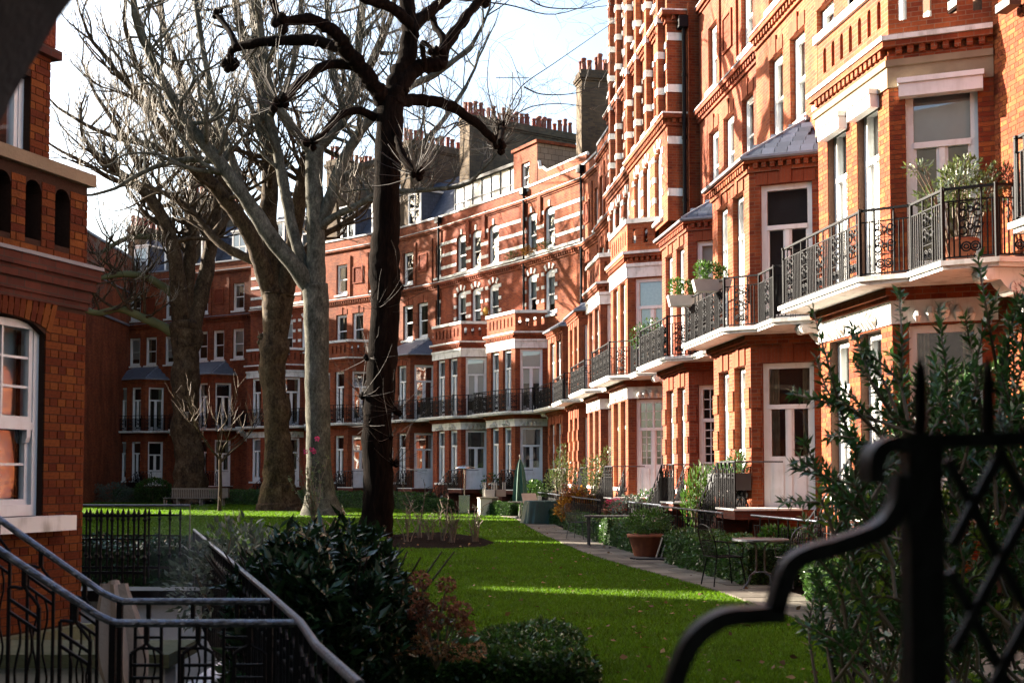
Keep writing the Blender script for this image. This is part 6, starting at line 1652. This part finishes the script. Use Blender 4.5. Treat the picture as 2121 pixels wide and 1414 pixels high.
# nest box on the bench tree, spotlight-like log at the right of the lawn
t=empty('nest_box',t1.o+t1.px(386,861,-1.25)); tag(t,'small pale nest box on the bench tree trunk','nest box'); obj('box',MB().box(-.12,.12,-.1,.1,-.15,.15).slab([(-.14,-.14,.15),(.14,-.14,.15),(.14,.12,.22),(-.14,.12,.22)],(0,0,.02)),'wood_grey',t); obj('entrance',MB().lathe([(.03,0),(.03,.01)],10),'interior_dark',t,(0,-.101,.03)); 
bpy.data.objects['entrance'].rotation_euler=(R(90),0,0)
p=PG(1838,1388); t=empty('log',(p.x,p.y,.09),R(25)); tag(t,'short sawn pale log lying on the lawn near the gate','log'); obj('bark',MB().tube([(-.22,0,0),(.2,0,0)],[.085,.09],14),'log',t); obj('cut_face',MB().tube([(-.228,0,0),(-.222,0,0)],.078,14),'soil',t)
# canes at the front right of the lawn
p=PG(1745,1412); canes('young_shrub','thin dark-leaved sapling at the front of the lawn by the gate',(p.x,p.y,0),.75,4,77,.35,170,'twig_dark','bush_leaf',.06)

# ------------------------------------------------------------------ things on the balconies and sills
def on_house(i,x,y,z):
    o,u,k=frames[i]; return Vector((o.x+u.x*x+k.x*y,o.y+u.y*x+k.y*y,z))
BZ=G0+3.605
p=on_house(1,1.05,.55,BZ); shrub('balcony_bush','big sunlit leafy bush in a pot on the nearest full balcony',p,[(0,0,1.25),(.4,.1,1.15),(-.35,0,1.05),(.2,.3,1.55),(-.65,-.2,1.45),(.6,.2,1.45)],[(.34,.3,.3),(.3,.3,.28),(.28,.25,.24),(.28,.25,.2),(.2,.18,.1),(.22,.18,.15)],1500,.085,.42,'olive_leaf',own=200,unit=UNIT_B,shell=.1)
pot('balcony_pot','clay pot under the big balcony bush',p,.26,.45,cat='pot')
def topiary(label,p,r_,box='planter_white'):
    t=empty('balcony_planter',p); tag(t,label,'planter'); obj('trough',MB().slab([(-.34,-.13,0),(.34,-.13,0),(.40,-.16,.24),(-.40,-.16,.24)],(0,.28,0)),box,t)
    Pn,d=blob_points(900,[(0,.0,.40),(.22,0,.36),(-.2,0,.44)],[(.2,.16,.2),(.18,.15,.15),(.16,.15,.2)],.4); leaves_joined('foliage',Pn,d+np.array([0,0,.7])+rng.normal(0,.4,d.shape),rng.uniform(.05,.09,len(Pn)),.4,'fern_leaf',t,True); return t
topiary('window-box planter of bright green foliage on the fanlight house balcony',on_house(2,-2.6,-.70,BZ+.82),.2)
topiary('window-box planter with clipped shrub on the shuttered house balcony',on_house(2,-.35,-.70,BZ+.82),.2)
p=on_house(4,1.9,.35,BZ); shrub('balcony_shrub','dark reddish shrub on the tall house balcony',p,[(0,0,1.05),(.4,.1,1.0),(-.35,0,1.0)],[(.45,.35,.5),(.4,.3,.4),(.35,.3,.35)],1300,.08,.45,'dusky' if 'dusky' in M else 'bush_leaf',simple_=True)
for k,(x,c) in enumerate(((-2.15,0),(-.72,1),(.95,2))):
    p=on_house(8,x,BD-.2,G0+11.12); shrub('sill_plant',['left','middle','right'][k]+' clump of autumn flowers on the gabled house top-floor sill',p,[(0,0,.2),(.3,0,.16),(-.25,0,.14)],[(.28,.16,.24),(.24,.15,.2),(.22,.14,.18)],420,.09,.5,['olive_leaf','amber_leaf','olive_leaf'][k],simple_=True,stem=False,cat='flowers')
# window trough on the shuttered house's ground-floor piers
t=empty('window_trough',on_house(2,-.75,-.28,G0+.36),math.atan2(frames[2][1].y,frames[2][1].x)); tag(t,'row of grey and black cube planters bracketed under the ground-floor windows','planter')
for k in range(4): obj('cube_planter',MB().box(-1.0+.5*k,-.52+.5*k,-.16,.2,0,.34),'planter_grey' if k%2==0 else 'planter_black',t)
Pn,d=blob_points(900,[(-.75,0,.38),(-.25,0,.4),(.3,0,.42),(.7,0,.55)],[(.26,.2,.16),(.26,.2,.18),(.26,.2,.2),(.22,.2,.28)],.3); leaves_joined('foliage',Pn,d+np.array([0,0,.6]),rng.uniform(.05,.08,len(Pn)),.5,'bush_leaf',t,True)
obj('bracket',MB().bar((-.8,.1,0),(-.5,.25,-.5),.03).bar((0,.1,0),(.2,.25,-.5),.03).bar((.7,.1,0),(.8,.25,-.5),.03),'iron',t)
# floodlight on the sunlit wall, round brass sign
t=empty('wall_lamp',on_house(1,1.45,BD,G0+7.3),math.atan2(frames[1][1].y,frames[1][1].x)); tag(t,'brown floodlight on the sunlit wall at the top right','lamp'); obj('body',MB().box(-.1,.28,-.30,-.12,0,.12),'planter_black',t); obj('arm',MB().bar((.1,0,.06),(.1,-.15,.06),.03),'iron',t); obj('lens',MB().box(-.125,-.102,-.28,-.14,.01,.11),'steel',t)
t=empty('round_plaque',on_house(9,.35,BD-.02,G0+8.9),math.atan2(frames[9][1].y,frames[9][1].x)); tag(t,'round brass lamp between upper windows of the studio house','lamp'); o=obj('disc',MB().lathe([(.02,0),(.2,.02),(.24,.08),(.2,.14),(.02,.16)],18).mesh('disc',True),'brass',t); o.rotation_euler=(R(90),0,0)
# area railings between the front gardens and the houses
def area_rail(label,a,b,step=.42):
    a=Vector((a[0],a[1],0)); b=Vector((b[0],b[1],0)); t=empty('area_railing',a,yaw(a,b)); tag(t,label,'railing'); L=(b-a).length
    obj('handrail',MB().tube([(0,0,1.02),(L,0,1.02)],.02,8),'rail_worn',t)
    def mk():
        m=MB(); m.bar((0,0,0),(0,0,1.0),.022); m.bar((0,0,.86),(.3,0,.86),.02,.014); m.tube(smooth_path([(0,0,.86),(.06,0,.6),(.03,0,.3),(.1,0,.04)],4),.010,5); m.tube(smooth_path([(.3,0,.86),(.24,0,.6),(.27,0,.3),(.2,0,.04)],4),.010,5); m.tube([(.15,0,.86),(.15,0,.04)],.008,5); return m.mesh('baluster')
    bm_=cached('abal',mk); k=int(L/step)
    for i in range(k): obj('baluster',bm_,'iron',t,(L*i/k,0,0))
    obj('foot_rail',MB().bar((0,0,.05),(L,0,.05),.02,.03),'iron',t); return t
for i,lab in ((1,'black area railing with a bright top rail behind the round iron table'),(2,'black area railing with lit top rail below the cube planters'),(3,'black area railing beside the ferny clump'),(4,'black area railing behind the terracotta pot'),(5,'black area railing under the farther tall house'),(6,'black area railing behind the olive bush')):
    a=on_house(i,2.3,-1.25,0); b=on_house(i,-2.9,-1.25,0); area_rail(lab,a,b)

# roof clutter: an aerial on the broad stack, cables across the crescent
t=empty('roof_aerial',on_house(9,-2.3,4.6,G0+19.8)); tag(t,'thin television aerial on the broad chimney stack','aerial')
obj('mast',MB().tube([(0,0,0),(0,0,2.6)],.025,5),'iron',t)
obj('boom',MB().bar((-.9,0,2.3),(.9,0,2.3),.03).bar((-.7,-.25,2.3),(-.7,.25,2.3),.02).bar((-.2,-.25,2.3),(-.2,.25,2.3),.02).bar((.3,-.25,2.3),(.3,.25,2.3),.02).bar((.7,-.25,2.3),(.7,.25,2.3),.02),'iron',t)
# ------------------------------------------------------------------ grass blades, fallen leaves, steam
def inside(poly,X,Y):
    c=np.zeros(len(X),bool); n=len(poly)
    for i in range(n):
        x0,y0=poly[i][0],poly[i][1]; x1,y1=poly[(i+1)%n][0],poly[(i+1)%n][1]
        m=((y0>Y)!=(y1>Y))&(X<(x1-x0)*(Y-y0)/((y1-y0) if y1!=y0 else 1e-9)+x0); c^=m
    return c
nb_=420000; Yg=8.5+26*rng.random(nb_)**1.9; Xg=(rng.random(nb_)*.62-.16)*Yg
k=inside([tuple(p) for p in lawn_pts],Xg,Yg)&~inside([tuple(p) for p in p0],Xg,Yg); Xg=Xg[k]; Yg=Yg[k]; nb_=len(Xg)
nf=110000; Yf=34+46*rng.random(nf); Xf=(rng.random(nf)*.42-.36)*Yf; kf=inside([tuple(p) for p in lawn_pts],Xf,Yf)&~inside([tuple(p) for p in p0],Xf,Yf); Xg=np.concatenate([Xg,Xf[kf]]); Yg=np.concatenate([Yg,Yf[kf]]); nb_=len(Xg)
hgt=rng.uniform(.018,.042,nb_)*(1+.012*Yg); wd=rng.uniform(.003,.006,nb_)*(.6+.10*Yg); an=rng.uniform(0,6.283,nb_); ln=rng.normal(0,.5,(nb_,2))*hgt[:,None]
c,s=np.cos(an)*wd,np.sin(an)*wd
V=np.stack([np.stack([Xg-c,Yg-s,np.zeros(nb_)],1),np.stack([Xg+c,Yg+s,np.zeros(nb_)],1),np.stack([Xg+ln[:,0],Yg+ln[:,1],hgt],1)],1).reshape(-1,3)
me=bpy.data.meshes.new('grass'); me.vertices.add(len(V)); me.vertices.foreach_set('co',V.ravel().astype(np.float32)); me.loops.add(3*nb_); me.loops.foreach_set('vertex_index',np.arange(3*nb_,dtype=np.int32)); me.polygons.add(nb_); me.polygons.foreach_set('loop_start',np.arange(0,3*nb_,3,dtype=np.int32)); me.update(calc_edges=True)
at=me.attributes.new('tint','FLOAT','FACE'); at.data.foreach_set('value',rng.random(nb_).astype(np.float32))
g=obj('grass',me,'grass',kind='stuff'); tag(g,'short mown grass blades on the near lawn','grass')
nl=900; Yl=10+52*rng.random(nl)**1.3; Xl=(rng.random(nl)*.5-.14)*Yl
k=inside([tuple(p) for p in lawn_pts],Xl,Yl)|(inside([tuple(p) for p in (path_l+path_r[::-1])],Xl,Yl)); Xl=Xl[k];Yl=Yl[k]
Pl=np.stack([Xl,Yl,np.full(len(Xl),.045)],1); Dl=np.stack([rng.normal(0,1,len(Xl)),rng.normal(0,1,len(Xl)),rng.normal(0,.2,len(Xl))],1)
fl=leaves_joined('fallen_leaves',Pl,Dl,rng.uniform(.04,.09,len(Xl)),.7,'fallen_leaf',None); tag(fl,'brown fallen leaves scattered over the lawn and path','leaves')
# boiler steam drifting up in the lightwell
sm_,st_,sb_=nodes('steam'); st_.nodes.remove(sb_)
pv=st_.nodes.new('ShaderNodeVolumePrincipled'); pv.inputs['Color'].default_value=(.92,.94,1,1); tcs=st_.nodes.new('ShaderNodeTexCoord'); nz=st_.nodes.new('ShaderNodeTexNoise'); nz.inputs['Scale'].default_value=3.2; nz.inputs['Detail'].default_value=4
gr=st_.nodes.new('ShaderNodeTexGradient'); gr.gradient_type='SPHERICAL'; st_.links.new(tcs.outputs['Object'],nz.inputs['Vector']); st_.links.new(tcs.outputs['Object'],gr.inputs['Vector'])
mr=st_.nodes.new('ShaderNodeMapRange'); mr.inputs[1].default_value=.42; mr.inputs[2].default_value=.75; mr.inputs[3].default_value=0; mr.inputs[4].default_value=.6; st_.links.new(nz.outputs[0],mr.inputs[0])
ml=st_.nodes.new('ShaderNodeMath'); ml.operation='MULTIPLY'; st_.links.new(mr.outputs[0],ml.inputs[0]); st_.links.new(gr.outputs[0],ml.inputs[1]); st_.links.new(ml.outputs[0],pv.inputs['Density'])
st_.links.new(pv.outputs[0],st_.nodes['Material Output'].inputs['Volume'])
K=14; o=obj('steam',MB().lathe([(math.sin(math.pi*i/12)*.999+.001,-math.cos(math.pi*i/12)) for i in range(13)],K).mesh('steam',True),'steam',None,P(395,1150,13.2),kind='stuff'); o.scale=(.55,.5,.75); tag(o,'thin pale steam drifting up beside the laurel railing','steam')
